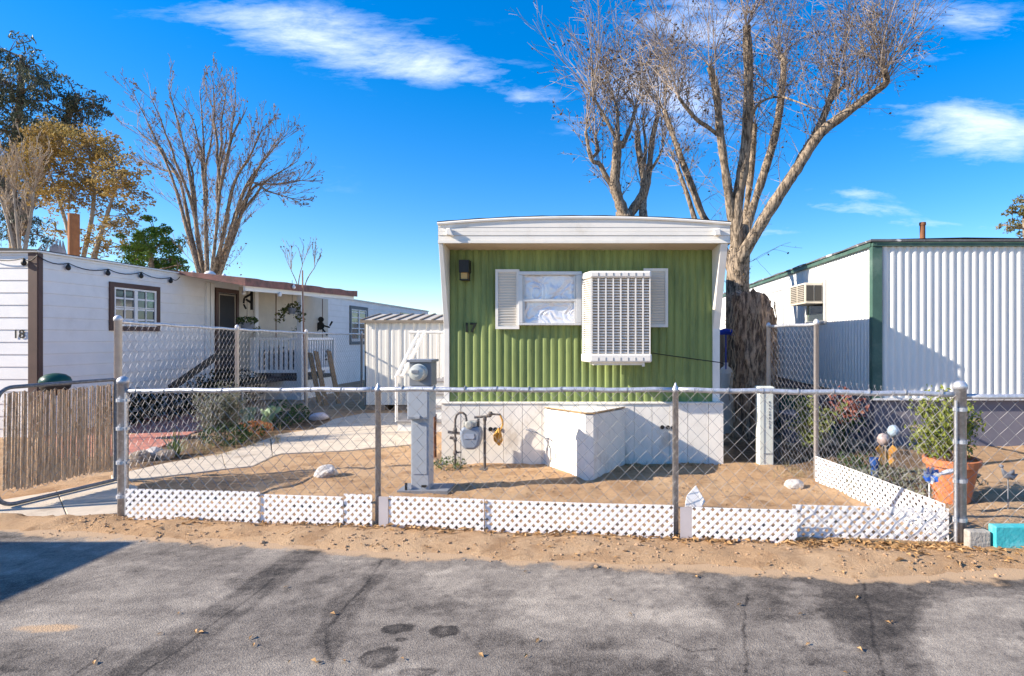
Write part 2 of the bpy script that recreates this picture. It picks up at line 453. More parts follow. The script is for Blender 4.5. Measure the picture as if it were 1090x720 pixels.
BEDG = gp([(100,502),(150,499),(178,493),(236,483),(268,473),(296,462),(333,457),(352,446),(330,437),(230,441),(205,462),(160,481),(100,489)])
RBED = gp([(866,510),(945,538),(1000,552),(1000,520),(985,492),(930,484),(860,478),(820,470),(770,470),(770,492),(830,494)])
def soil(x, y):
    n = (fbm(x*4, y*4, 21)-.5)
    a = smooth(-0.15, 0.15, polysd(x, y, BEDG) + n*0.5)
    b = smooth(-0.2, 0.2, polysd(x, y, RBED) + n*0.6)*0.75
    # litter caught along the foot of the lattice
    c = 0.5*smooth(0.16, 0.0, np.abs(y - (zf(x)-0.03)) + n*0.25)*(y < zf(x)+0.05)
    return np.maximum(np.maximum(a, b), c)
xs = axis([(-400,-60,40),(-60,-12,4),(-12,-6.4,0.2),(-6.4,4.4,0.045),(4.4,9,0.2),(9,60,4),(60,400,40)])
ys = axis([(-60,-4,8),(-4,3.2,0.6),(3.2,8.2,0.04),(8.2,14,0.12),(14,40,2),(40,900,60)])
npgrid("ground", xs, ys, gh, ground_mat(), {"soil": soil})

def road_mat():
    m = bpy.data.materials.new("worn_asphalt"); m.use_nodes = True
    nt = m.node_tree; N = nt.nodes; L = nt.links; b = N["Principled BSDF"]
    b.inputs["Specular IOR Level"].default_value = 0.25
    tc = N.new("ShaderNodeTexCoord")
    def nz(s, d=6, r=.6):
        n = N.new("ShaderNodeTexNoise"); n.inputs["Scale"].default_value = s; n.inputs["Detail"].default_value = d
        n.inputs["Roughness"].default_value = r; L.new(tc.outputs["Object"], n.inputs["Vector"]); return n.outputs["Fac"]
    at = N.new("ShaderNodeAttribute"); at.attribute_name = "tone"
    vo = N.new("ShaderNodeTexVoronoi"); vo.inputs["Scale"].default_value = 120; L.new(tc.outputs["Object"], vo.inputs["Vector"])
    def ma(op, a, c):
        n = N.new("ShaderNodeMath"); n.operation = op
        for i, q in enumerate((a, c)):
            if isinstance(q, (int, float)): n.inputs[i].default_value = q
            else: L.new(q, n.inputs[i])
        return n.outputs[0]
    sp = N.new("ShaderNodeSeparateColor"); L.new(vo.outputs["Color"], sp.inputs[0])
    t = ma('ADD', at.outputs["Fac"], ma('MULTIPLY', ma('SUBTRACT', sp.outputs[0], 0.5), 0.24))
    t = ma('ADD', t, ma('MULTIPLY', ma('SUBTRACT', nz(140, 3, .7), 0.5), 0.36))
    t = ma('ADD', t, ma('MULTIPLY', ma('SUBTRACT', nz(9, 8, .7), 0.5), 0.42))
    cr = N.new("ShaderNodeValToRGB"); e = cr.color_ramp.elements
    e[0].position = 0; e[0].color = (0.026,0.023,0.021,1); e[1].position = 1; e[1].color = (0.43,0.37,0.30,1)
    for p_, c_ in ((0.25,(0.086,0.073,0.062,1)), (0.5,(0.188,0.161,0.135,1)), (0.75,(0.295,0.255,0.21,1))):
        k = e.new(p_); k.color = c_
    L.new(t, cr.inputs["Fac"])
    a2 = N.new("ShaderNodeAttribute"); a2.attribute_name = "sand"
    mr = N.new("ShaderNodeMapRange"); mr.interpolation_type = 'SMOOTHSTEP'; mr.inputs["From Min"].default_value = 0.36; mr.inputs["From Max"].default_value = 0.75
    L.new(ma('ADD', ma('MULTIPLY', a2.outputs["Fac"], 0.75), ma('MULTIPLY', nz(40, 8, .75), 0.4)), mr.inputs["Value"])
    mx = N.new("ShaderNodeMix"); mx.data_type = 'RGBA'; L.new(mr.outputs[0], mx.inputs["Factor"]); L.new(cr.outputs[0], mx.inputs["A"])
    mx.inputs["B"].default_value = (0.46,0.315,0.19,1)
    L.new(mx.outputs["Result"], b.inputs["Base Color"])
    b.inputs["Roughness"].default_value = 0.86
    h = ma('ADD', ma('MULTIPLY', vo.outputs["Distance"], 0.9), nz(220, 3, .6))
    bp = N.new("ShaderNodeBump"); bp.inputs["Strength"].default_value = 0.55; bp.inputs["Distance"].default_value = 0.006
    L.new(h, bp.inputs["Height"]); L.new(bp.outputs[0], b.inputs["Normal"])
    return m
B1 = gp([(318,583),(200,660),(107,717),(70,760),(140,760),(170,722),(245,667),(280,640),(349,583)])
B2 = gp([(408,590),(350,640),(330,682),(345,716),(340,760),(380,760),(358,716),(372,675),(395,630),(434,590)])
B0 = gp([(318,580),(440,590),(440,597),(330,590)])
DK = gp([(700,602),(740,630),(762,655),(765,668),(720,684),(694,702),(690,760),(1000,760),(978,700),(973,662),(985,640),(1012,632),(1100,622),(1100,606),(995,612),(915,614),(800,604)])
LF = gp([(842,618),(872,626),(872,650),(886,666),(890,680),(866,690),(843,682),(838,645)])
LF2 = gp([(745,607),(790,612),(775,628),(760,625)])
OIL = [(418,669,17,7),(427,681,7,3),(474,672,17,6.5),(404,700,19,11),(445,716,20,4.5)]
CRK = [[(290,616),(275,629),(255,645),(225,665),(190,692),(150,718),(110,752)],[(408,595),(398,612),(385,630),(362,650),(350,668),(345,690),(353,706)],
       [(797,632),(794,648),(792,670),(796,705),(794,716)],[(919,618),(922,640),(930,660),(928,682),(936,705),(944,730)],[(700,680),(735,694),(760,692)],[(110,690),(95,706),(60,730)]]
def tone(x, y):
    n = fbm(x*6, y*6, 31) - .5; n2 = fbm(x*1.3, y*2.2, 41) - .5; n3 = fbm(x*22, y*22, 47, 4) - .5
    st = fbm(x*0.9+y*0.3, y*7, 53) - .5
    yc = np.maximum(y, 1.2)
    px = 640 + F*x/yc; py = 360 + 960/yc
    t = 0.53 + n2*0.62 + st*0.42 + n3*0.28
    w = n*0.16 + n3*0.10
    for pl, k in ((B1, .185), (B2, .185), (B0, .16)):
        t = t - k*smooth(-0.01, 0.025, polysd(x, y, pl) + w*0.5)
    dk = smooth(-0.01, 0.03, polysd(x, y, DK) + w*0.8)
    lf = np.maximum(smooth(-0.03, 0.05, polysd(x, y, LF) + w*.8), smooth(-0.03, 0.04, polysd(x, y, LF2) + w*.8)*.7)
    t = t - 0.19*dk*(1-lf)
    # paler scraped ground right of the dark band and along the middle
    t = t + 0.16*smooth(0, 0.12, polysd(x, y, gp([(545,602),(700,606),(745,632),(762,655),(640,672),(545,660),(470,640),(440,604)])) + w)
    t = t + 0.22*smooth(0, 0.04, polysd(x, y, gp([(980,648),(1000,637),(1100,632),(1100,760),(1005,760),(978,690)])) + w)
    t = t - 0.10*smooth(0.0, 0.2, polysd(x, y, gp([(440,690),(700,660),(720,760),(430,760)])) + w)
    for cx, cy, rx, ry in OIL:
        c = G(cx, cy); ax = rx*c.y/F; ay = ry*c.y*c.y/960
        q = np.hypot((x-c.x)/ax, (y-c.y)/ay) + n*1.3 + n3*0.5
        t = t - 0.36*smooth(1.12, 0.86, q)*(0.8+0.4*smooth(.2,.9,q))
    for c in CRK:
        d = linesd(x + n*0.05 + n3*0.02, y + n*0.05, gp(c)); t = t - 0.34*smooth(0.012, 0.002, d)*(0.35+1.0*vnoise(x*9, y*9, 91))
    # a faint net of hairline cracks, and worn spots where the stone shows
    for sc_, sd_ in ((1.1, 5), (2.3, 9)):
        a_ = np.abs(fbm(x*sc_ + 3.1, y*sc_*1.4, sd_, 5) - 0.5); t = t - 0.16*smooth(0.010, 0.0, a_)*smooth(.45, .62, fbm(x*.8, y*1.1, sd_+30, 3))
    t = t + 0.16*smooth(.60, .72, fbm(x*3.2, y*4.1, 77, 5)) - 0.14*smooth(.60, .72, fbm(x*2.7+9, y*3.6, 83, 5))
    return np.clip(t, 0.02, 1)
def sand(x, y):
    n = fbm(x*5, y*5, 61) - .5; n3 = fbm(x*20, y*20, 67, 4) - .5
    d = ze(x) - y
    s = smooth(0.16, -0.03, d + n*0.22 + n3*0.1)*0.8
    c = G(50, 668); q = np.hypot((x-c.x)/0.20, (y-c.y)/0.055) + n*1.2
    s = np.maximum(s, smooth(1.4, 0.3, q)*0.75)
    return np.clip(s + 0.10*(fbm(x*1.1, y*1.1, 71) > .62), 0, 1)
xs = axis([(-80,-8,4),(-8,-5.2,0.1),(-5.2,4.0,0.0125),(4.0,8,0.1),(8,80,4)])
ys = axis([(-3.2,0,0.4),(0,2.4,0.1),(2.4,4.95,0.0125),(4.95,9,0.4)])
npgrid("road", xs, ys, lambda x, y: 0*x - 0.012*smooth(0.05, 0.35, y - ze(x)), road_mat(), {"tone": tone, "sand": sand}, keep=lambda x, y: y < ze(x) + 0.22)

# concrete walkway: slabs with open joints
conc = mat("old_concrete", (0.54,0.46,0.36), 0.9, 0.16, 5, 0.5, 90, col2=(0.36,0.29,0.22), mask_scale=2.6, mask=(0.52,0.72))
def slab(mb, pl, h=0.012):
    pts = [Vector((a, b, h)) for a, b in gp(pl)]; mb.prism(pts, (0, 0, -0.10))
mb = MB()
slab(mb, [(118,507),(150,500),(176,494),(236,484),(240,500),(200,505),(120,514)])
slab(mb, [(236.5,483.9),(268,474),(287,467.0),(290,486.6),(269,497),(240.5,500)])
slab(mb, [(287.5,466.7),(296,463),(333,458),(356,446.5),(388,440.5),(470,440),(470,447.5),(345,463.7),(289,470.8)])
slab(mb, [(289,471.1),(345,464.0),(470,447.8),(470,452),(437,474),(367,480.5),(300,483.5),(290.5,486.2)])
o = mb.build("concrete_path", conc, bevel=0.006); tag(o, kind='structure')
mb = MB(); slab(mb, [(-40,566),(15,559),(72,553),(60,524),(-40,540)]); slab(mb, [(73,553),(129,547),(147,519),(122,512),(61,523.6)])
o = mb.build("gate_path", conc, bevel=0.006); tag(o, kind='structure')
# red brick patio
def brick_mat():
    m = bpy.data.materials.new("red_paver"); m.use_nodes = True; nt = m.node_tree; N = nt.nodes; L = nt.links; b = N["Principled BSDF"]
    b.inputs["Roughness"].default_value = 0.9
    tc = N.new("ShaderNodeTexCoord"); br = N.new("ShaderNodeTexBrick"); br.inputs["Scale"].default_value = 1
    br.inputs["Brick Width"].default_value = 0.40; br.inputs["Row Height"].default_value = 0.20; br.inputs["Mortar Size"].default_value = 0.008
    br.inputs["Color1"].default_value = (0.42,0.13,0.09,1); br.inputs["Color2"].default_value = (0.50,0.20,0.14,1); br.inputs["Mortar"].default_value = (0.24,0.14,0.10,1)
    L.new(tc.outputs["Object"], br.inputs["Vector"]); L.new(br.outputs["Color"], b.inputs["Base Color"]); return m
mb = MB(); mb.prism([Vector((a, b, 0.02)) for a, b in gp([(60,490),(138,486),(162,481),(207,461),(258,446),(236,438),(100,438),(40,455)])], (0,0,-0.08))
tag(mb.build("brick_patio", brick_mat()), kind='structure')
# ---------------------------------------------------------------- shared materials
white = mat("white_paint", (0.74,0.73,0.71), 0.6, 0.05, 3, 0.08, 30, col2=(0.62,0.60,0.57), mask_scale=1.6, mask=(0.5,0.8))
cream = mat("cream_trim", (0.77,0.735,0.67), 0.55, 0.05, 4, 0.06, 30, col2=(0.62,0.55,0.45), mask_scale=2.2, mask=(0.55,0.8))
greenp = mat("green_siding", (0.228,0.285,0.092), 0.6, 0.16, 2.2, 0.05, 40, col2=(0.155,0.205,0.072), mask_scale=1.6, mask=(0.40,0.66), stretch=(3,3,0.5))
skirtp = mat("skirting_paint", (0.80,0.755,0.675), 0.8, 0.08, 5, 0.3, 120, col2=(0.56,0.49,0.40), mask_scale=3.0, mask=(0.52,0.72), stretch=(1,1,0.6))
alum = mat("aluminium", (0.62,0.61,0.60), 0.4, 0.06, 8, metal=0.3)
foil = mat("silver_foil", (0.78,0.77,0.79), 0.34, 0.05, 5, metal=0.35)
black = mat("black_metal", (0.020,0.019,0.018), 0.5, 0.2, 9)
dark = mat("dark_void", (0.012,0.011,0.011), 0.9)
amber = mat("amber_glass", (0.62,0.36,0.10), 0.25, 0.06, 6)
brownp = mat("brown_paint", (0.090,0.052,0.042), 0.6, 0.15, 4)
tar = mat("tar_roof", (0.07,0.068,0.066), 0.9, 0.3, 5, 0.6, 40)
galv = mat("galvanised_steel", (0.50,0.51,0.54), 0.42, 0.20, 26, 0.2, 120, metal=0.55, col2=(0.66,0.67,0.71), mask_scale=34, mask=(0.5,0.66))
wire = mat("chain_link_wire", (0.33,0.315,0.305), 0.5, 0.12, 12, metal=0.35)
wirel = mat("pale_wire", (0.36,0.35,0.36), 0.5, 0.12, 12, metal=0.25)
plyw = mat("weathered_plywood", (0.40,0.25,0.12), 0.85, 0.25, 6, 0.3, 60, stretch=(1,6,1))
wood = mat("bare_lumber", (0.42,0.24,0.10), 0.85, 0.25, 5, 0.4, 50, col2=(0.27,0.155,0.075), mask_scale=3, stretch=(5,5,0.7))
glassd = mat("window_glass", (0.035,0.045,0.05), 0.06, 0.3, 2.5, spec=0.8, col2=(0.12,0.20,0.13), mask_scale=1.6, mask=(0.5,0.62))
plastic = mat("ivory_plastic", (0.76,0.72,0.66), 0.45, 0.04, 6, col2=(0.64,0.58,0.50), mask_scale=3, mask=(0.55,0.8))
pad = mat("straw_pad", (0.27,0.215,0.15), 0.95, 0.35, 40, 0.6, 120)
grey = mat("grey_enamel", (0.37,0.40,0.435), 0.42, 0.05, 5, 0.05, 40, col2=(0.36,0.38,0.41), mask_scale=3)
greyd = mat("dark_grey_metal", (0.20,0.21,0.23), 0.5, 0.10, 8)
pipe = mat("gas_pipe", (0.10,0.09,0.085), 0.6, 0.2, 12, col2=(0.20,0.15,0.11), mask_scale=12)
hdark = mat("dark_green_paint", (0.055,0.115,0.090), 0.6, 0.15, 4, 0.1, 30, col2=(0.10,0.16,0.13), mask_scale=3)
offw = mat("offwhite_aluminium", (0.72,0.72,0.69), 0.5, 0.04, 3, 0.03, 30, col2=(0.60,0.58,0.55), mask_scale=1.2, mask=(0.55,0.85), stretch=(3,3,.5))
purple = mat("mauve_grey_skirting", (0.17,0.16,0.19), 0.8, 0.10, 3, 0.2, 60)
rust = mat("rusty_steel", (0.20,0.085,0.04), 0.85, 0.3, 9, 0.3, 60)
redroof = mat("brown_red_roofing", (0.24,0.115,0.095), 0.85, 0.18, 5, 0.3, 50, col2=(0.14,0.085,0.07), mask_scale=4)
shedp = mat("cream_shed_steel", (0.70,0.67,0.60), 0.5, 0.05, 3, col2=(0.56,0.51,0.43), mask_scale=2, mask=(.56,.8))
terra = mat("terracotta", (0.55,0.19,0.075), 0.85, 0.15, 8, 0.2, 60, col2=(0.42,0.16,0.08), mask_scale=6)
stone = mat("pale_rock", (0.52,0.49,0.46), 0.9, 0.2, 9, 0.8, 40, col2=(0.30,0.24,0.19), mask_scale=7, mask=(.5,.66))
stoneb = mat("brown_rock", (0.26,0.205,0.16), 0.9, 0.3, 9, 0.9, 30)

def wb(mb, fn, a0, a1, h0, h1, o0, o1):
    p = fn(a0, h0, o0); q = fn(a1, h1, o1); mb.box(p[0], q[0], p[1], q[1], p[2], q[2]); return mb
def corr(mb, fn, a0, a1, h0, h1, period, depth, prof, back=0.05):
    """ribbed metal sheet in wall coordinates (a along, h up, o outward) with a solid backing"""
    k = int(round((a1-a0)/period)); per = (a1-a0)/k; rows = [[], []]
    ts = [t for t, _ in prof]
    for i in range(k):
        for t, d in prof:
            a = a0 + (i+t)*per
            for r, h in ((0, h0), (1, h1)): rows[r].append(fn(a, h, d*depth))
    for r, h in ((0, h0), (1, h1)): rows[r].append(fn(a1, h, prof[0][1]*depth))
    mb.grid(rows); wb(mb, fn, a0, a1, h0, h1, -back, -0.004); return mb
RIB = [(0,0),(0.05,0.1),(0.13,0.65),(0.24,0.95),(0.36,1),(0.50,1),(0.62,0.92),(0.74,0.6),(0.84,0.08),(0.9,0)]
WAVE = [(i/10, 0.5-0.5*math.cos(2*math.pi*i/10)) for i in range(10)]
PAN = [(0,0),(0.10,0.0),(0.16,1),(0.30,1),(0.36,0.75),(0.62,0.75),(0.68,1),(0.84,1),(0.90,0.0)]
def lap(mb, fn, a0, a1, h0, h1, rise, back=0.05):
    rows = []; k = int(math.ceil((h1-h0)/rise - 1e-6))
    for i in range(k):
        b = h0 + i*rise; t = min(h1, b + rise)
        for h, o in ((b, 0.002), (b+0.004, 0.014), (t-0.003, 0.003)):
            rows.append([fn(a0, min(h, h1), o), fn(a1, min(h, h1), o)])
    mb.grid(rows); wb(mb, fn, a0, a1, h0, h1, -back, -0.003); return mb

# ================================================================ the green home, number 17
Y17 = 7.26; F17 = 6.88; BACK = 19.4
def w17(a, h, o): return (a, Y17 - o, h)
t17 = thing("mobile_home", (-0.24, 7.2, 0), "green corrugated single-wide home numbered 17 with cream fascia and white skirting", "mobile home", "mobile homes on the street")
mb = MB(); corr(mb, w17, -1.955, 1.432, 0.74, 2.745, 0.0997, 0.017, RIB); 
for x_ in (-1.30, -.40, .50, 1.10): mb.box(x_-.004, x_+.004, 7.2365, 7.2385, .76, 2.73)
for h_ in (.84, 1.45, 2.05, 2.66):
    for i_ in range(34):
        if i_ % 2 == 0: q_ = -1.955 + .0997*(i_+.43); mb.lathe([(.008,0),(.006,.004),(.001,.005)], (q_, 7.2395, h_), 6, (0,-1,0))
mb.build("front_siding", greenp, t17, fix=False)
mb = MB(); corr(mb, lambda a,h,o: (-2.0-o, a, h), Y17-0.02, BACK, 0.74, 2.88, 0.12, 0.014, WAVE); mb.build("side_siding", offw, t17, fix=False)
mb = MB(); corr(mb, lambda a,h,o: (1.50+o, a, h), Y17-0.02, BACK, 0.74, 2.88, 0.12, 0.014, WAVE); mb.build("side_siding", offw, t17, fix=False)
mb = MB(); mb.box(-1.95,1.45,BACK-.05,BACK,0.05,2.8); mb.build("rear_wall", offw, t17)
# wings that carry the overhang
def wing(xin0, xin1, th0, th1):
    pr = [(7.30,0.783),(7.225,0.783),(7.225,1.72),(6.882,2.755),(6.925,2.757),(6.925,2.79),(7.30,2.79)]
    def xi(y): return xin0 + (xin1-xin0)*(7.26-y)/(7.26-6.88)
    def tt(y): return th0 + (th1-th0)*(7.26-y)/(7.26-6.88)
    n = len(pr); m = MB()
    vs = [(xi(y), y, h) for y, h in pr] + [(xi(y)+tt(y), y, h) for y, h in pr]
    fs = [tuple(range(n)), tuple(range(2*n-1, n-1, -1))] + [(i, i+n, (i+1)%n+n, (i+1)%n) for i in range(n)]
    return m.add(vs, fs)
wing(-1.95,-1.936,-0.07,-0.05).build("wing_panel", cream, t17, bevel=0.004)
wing(1.428,1.460,0.09,0.088).build("wing_panel", cream, t17, bevel=0.004)
XL, XR = -1.990, 1.571
def top17(x): 
    c = (XL+XR)/2; q = (x-c)/((XR-XL)/2); return 3.008 + 0.075*(1-abs(q)**2.2)
mb = MB()
for a, b, o in ((2.758,2.786,0.012),(2.790,2.848,0.0),(2.853,2.901,0.006),(2.906,2.950,0.0)):
    mb.box(XL, XR, F17-o, F17+0.04, a, b)
mb.box(XL+.005, XR-.005, F17+0.008, F17+0.035, 2.76, 2.95)
n = 28; rows = []
for k in range(n+1):
    x = XL + (XR-XL)*k/n; t = top17(x)-0.030
    rows.append([(x,F17+0.04,2.952),(x,F17-0.004,2.952),(x,F17-0.004,t),(x,F17+0.04,t)])
mb.grid(rows)
mb.build("fascia", cream, t17, fix=False)
mb = MB(); rows = []
for k in range(n+1):
    x = XL-0.008 + (XR-XL+0.016)*k/n; t = top17(min(max(x,XL),XR))
    rows.append([(x,F17+0.05,t-.026),(x,F17-0.026,t-.030),(x,F17-0.030,t-.012),(x,F17-.02,t),(x,F17+0.05,t+.003),(x,F17+.05,t-.026)])
mb.grid(rows); mb.build("drip_edge", cream, t17, fix=False)
mb = MB(); rows = []
for k in range(n+1):
    x = XL-0.012 + (XR-XL+0.024)*k/n; t = top17(min(max(x,XL),XR))
    rows.append([(x,F17-0.012,t+.0035),(x,F17-0.016,t+.012+0.003*math.sin(k*2.1)),(x,BACK+.1,t+.012),(x,BACK+.1,t-.02),(x,F17+0.06,t-.02)])
mb.grid(rows)
mb.box(XL-.02,XL+.03,F17+.06,BACK,2.76,3.005); mb.box(XR-.03,XR+.02,F17+.06,BACK,2.76,3.005)
mb.build("roof", tar, t17, fix=False)
mb = MB(); mb.prism([(-1.97,F17+.042,2.764),(-1.97,7.27,2.730),(-1.97,7.27,2.80),(-1.97,F17+.042,2.80)],(3.52,0,0)); mb.build("soffit", mat("soffit_tan",(0.50,0.41,0.30),0.8,0.1,3), t17)
for px in (479.5, 763):
    mb = MB(); c = P(px, 248, F17); mb.prism([c+Vector((-.035,-.005,.045)), c+Vector((.012,-.005,.05)), c+Vector((.05,-.005,-.045)), c+Vector((-.04,-.005,-.03))] if px < 600 else
             [c+Vector((-.05,-.005,.03)), c+Vector((.03,-.005,.05)), c+Vector((.04,-.005,-.04)), c+Vector((-.03,-.005,-.04))], (0,-0.055,0.0))
    mb.build("gutter_spout", cream, t17, bevel=0.008)
# skirting
seams = [470,490.5,510.5,536,556,577,596,616,636,655,675,694,713,732,754,770]
mb = MB()
for a, b in zip(seams[:-1], seams[1:]):
    mb.box(X(a,7.16)+.0025, X(b,7.16)-.0025, 7.155+U(-.004,.004), 7.185, -0.05, 0.765+U(-.004,.004))
mb.box(X(470,7.16)+.01, X(770,7.16)-.01, 7.186, 7.20, -0.05, 0.755)
mb.build("skirting", skirtp, t17)
mb = MB(); mb.box(X(470,7.16)-.005, X(770,7.16)+.005, 7.14, 7.262, 0.767, 0.782); mb.build("skirting_cap", skirtp, t17)
mb = MB(); mb.box(-2.02,-1.99,7.19,BACK,-.05,.74); mb.box(1.50,1.54,7.19,BACK,-.05,.74); mb.build("side_skirting", skirtp, t17)
for px, py in ((522,457),(527.3,457.2),(532.5,457.4),(705,455),(711,455.2),(716.5,455.4)):
    c = P(px, py, 7.148); MB().lathe([(0.0,-0.006),(0.026,-0.006),(0.026,0.02),(0,0.02)], c, 14, (0,1,0)).build("vent_hole", dark, t17)
# window with foil
wx0, wx1 = X(552.5,7.23), X(619.5,7.23); wz0, wz1 = H(346.5,7.23), H(289.5,7.23)
win = MB()
win.box(wx0,wx1,7.175,7.27,wz1-.045,wz1); win.box(wx0,wx1,7.165,7.27,wz0,wz0+.03)
win.box(wx0,wx0+.055,7.175,7.27,wz0+.032,wz1-.047); win.box(wx1-.075,wx1,7.175,7.27,wz0+.032,wz1-.047)
win = win.build("window", alum, t17, bevel=0.004)
mb = MB(); zm = H(320,7.23)
mb.box(wx0+.056,wx1-.076,7.178,7.225,zm-.018,zm+.018)
for a, b, y in ((zm+.019, wz1-.049, 7.192),(wz0+.034, zm-.02, 7.182)):
    mb.box(wx0+.058,wx0+.078,y,y+.02,a,b); mb.box(wx1-.098,wx1-.078,y,y+.02,a,b)
mb.build("sash", alum, win, bevel=0.002)
def crumple(x0, x1, z0, z1, y, seed, nx=46, nz=26, rounded=0):
    m = MB(); rows = []
    for j in range(nz+1):
        r = []
        for i in range(nx+1):
            x = x0+(x1-x0)*i/nx; z = z0+(z1-z0)*j/nz
            q = Vector((x*4.6, z*4.6, seed)); q2 = q + Vector((mnoise.noise(q*1.2), mnoise.noise(q*1.2+Vector((9,9,0))), 0))*1.3
            d = abs(mnoise.noise(q2))*0.024 + abs(mnoise.noise(q2*2.3+Vector((4,0,0))))*0.010
            r.append((x, y - d, z))
        rows.append(r)
    return m.grid(rows)
m1 = crumple(wx0+.062,wx1-.082,zm+.0,wz1-.048,7.236,1.7); m2 = crumple(wx0+.064,wx1-.082,wz0+.032,zm,7.234,5.2)
m1.add(m2.v, m2.f); m1.build("foil_lining", foil, win, fix=False)
MB().box(wx0+.056,wx1-.076,7.2365,7.239,wz0+.032,wz1-.047).build("pane", dark, win)
# shutters
def shutter(x0, x1, z0, z1):
    m = MB(); y0, y1 = 7.185, 7.225; e = 0.035
    m.box(x0,x0+e,y0,y1,z0,z1); m.box(x1-e,x1,y0,y1,z0,z1); m.box(x0+e,x1-e,y0,y1,z1-e,z1); m.box(x0+e,x1-e,y0,y1,z0,z0+e)
    m.box(x0+e,x1-e,y1-.012,y1-.006,z0+e,z1-e)
    k = 20
    for i in range(k):
        z = z0+e + (z1-z0-2*e)*(i+.5)/k
        M = Matrix.Translation(((x0+x1)/2, y0+.02, z)) @ Matrix.Rotation(math.radians(38), 4, 'X')
        m.obox(M, x1-x0-2*e-.004, 0.005, (z1-z0)/k*1.05)
    m.box(x0+.02,x1-.02,y1,y1+.03,z0+.05,z1-.05)
    return m.build("shutter", cream, t17)
shutter(X(527.5,7.2), X(552.8,7.2), H(350.5,7.2), H(287,7.2)); shutter(X(685,7.2), X(711,7.2), H(348.5,7.2), H(286,7.2))
# porch lamp and number
pl = MB(); a = P(490,277.5,7.18); b = P(500.5,299,7.18)
pl.box(a.x,b.x,7.10,7.24,P(0,290.5,7.15).z,a.z); pl.box(a.x+.012,b.x-.012,7.20,7.24,b.z,P(0,290.5,7.15).z); pl.box(a.x+.006,b.x-.006,7.105,7.20,b.z,b.z+.016)
for xx in (a.x+.008, b.x-.018): pl.box(xx,xx+.010,7.107,7.117,b.z,a.z-.13)
lamp = pl.build("porch_lamp", black, t17, bevel=0.003)
MB().box(a.x+.022,b.x-.022,7.122,7.20,b.z+.017,P(0,290.5,7.15).z-.001).build("lamp_glass", amber, lamp)
text_mb("17", 0.165, P(493.5,353.5,7.232), (1,0,0), (0,0,1), 0.010, 0.006).build("house_number", mat("number_paint",(0.008,0.012,0.006),0.5), t17)
MB().tube([P(694,376,7.19), P(712,378.6,7.20), P(735,381.8,7.21), P(766,386,7.12), P(771,388,7.12)], 0.006, 5).build("cable", black, t17)

# evaporative cooler hung in front of the window
cl = thing("evaporative_cooler", (0.2, 6.95, 1.31), "boxy ivory evaporative cooler with louvred grille mounted on the green wall beside foil window", "cooler")
cx0, cx1, cy = X(629,6.85), X(692.5,6.85), 6.85; CB = 7.11; bx0 = X(619.5,CB); cz0, cz1 = H(386,6.85), H(288.5,6.85)
def capplan(e): return [(cx0-e, cy-e), (cx1+e, cy-e), (cx1+e, CB), (bx0-e, CB)]
mb = MB(); mb.prism([(x, y, cz1-.085) for x, y in capplan(.012)], (0,0,.085)); mb.build("top_cover", plastic, cl, bevel=0.022)
mb = MB(); mb.prism([(x, y, cz0) for x, y in capplan(.016)], (0,0,.105)); mb.build("water_tray", plastic, cl, bevel=0.02)
mb = MB(); mb.prism([(x, y, cz0-.035) for x, y in [(cx0+.03, cy+.05),(cx1-.1,cy+.05),(cx1-.1,CB-.02),(bx0+.1,CB-.02)]], (0,0,.034))
mb.box(cx1-.10,cx1-.07,cy+.02,cy+.06,cz0-.05,cz0-.001); mb.build("tray_bracket", plastic, cl)
g0, g1 = cz0+.106, cz1-.086
mb = MB()                                       # grille: upright bars over close louvres
k = 8
for i in range(k+1):
    x = cx0 + (cx1-cx0)*i/k; w = .009 if 0 < i < k else .014
    mb.box(max(x-w,cx0), min(x+w,cx1), cy+.002, cy+.022, g0, g1)
kk = 27
for j in range(kk):
    z = g0 + (g1-g0)*(j+.5)/kk
    M = Matrix.Translation(((cx0+cx1)/2, cy+.034, z)) @ Matrix.Rotation(math.radians(-35), 4, 'X'); mb.obox(M, cx1-cx0-.01, 0.005, 0.022)
mb.build("grille", plastic, cl)
mb = MB(); mb.box(cx0+.01,cx1-.01,cy+.06,cy+.09,g0,g1); mb.box(cx0+.06,cx1-.02,cy+.1,CB-.02,g0,g1); mb.build("filter_pad", pad, cl)
mb = MB(); d = Vector((bx0-cx0, CB-cy, 0)); 
for j in range(34):
    z = g0+.006 + (g1-g0-.012)*(j+.5)/34; a = Vector((cx0+.002,cy+.024,z)); mb.beam(a, a+d*0.90, .016, .012)
a = Vector((cx0+.022,cy+.03,(g0+g1)/2)); mb.beam(a, a+d*.9, .006, g1-g0)
for t in (0.0, .94): mb.beam(Vector((cx0+.004,cy+.012,g0))+d*t, Vector((cx0+.004,cy+.012,g1))+d*t, .024, .022)
mb.build("side_louvre", plastic, cl)
mb = MB(); mb.box(cx1-.012,cx1-.001,cy+.024,CB,g0,g1); mb.build("side_panel", plastic, cl)
for i in range(7):
    x = cx0 + (cx1-cx0)*(i+1)/8; mb = MB()
    mb.box(x-.004,x+.004,cy-.016,cy+.002,cz1-.06,cz1-.025); mb.build("slot", greyd, cl); mb = MB(); mb.box(x-.004,x+.004,cy-.0195,cy+.002,cz0+.02,cz0+.06); mb.build("slot", greyd, cl)
mb = MB(); mb.box(0.0,0.5,CB+.001,7.235,1.78,2.30); mb.build("duct", plastic, cl)

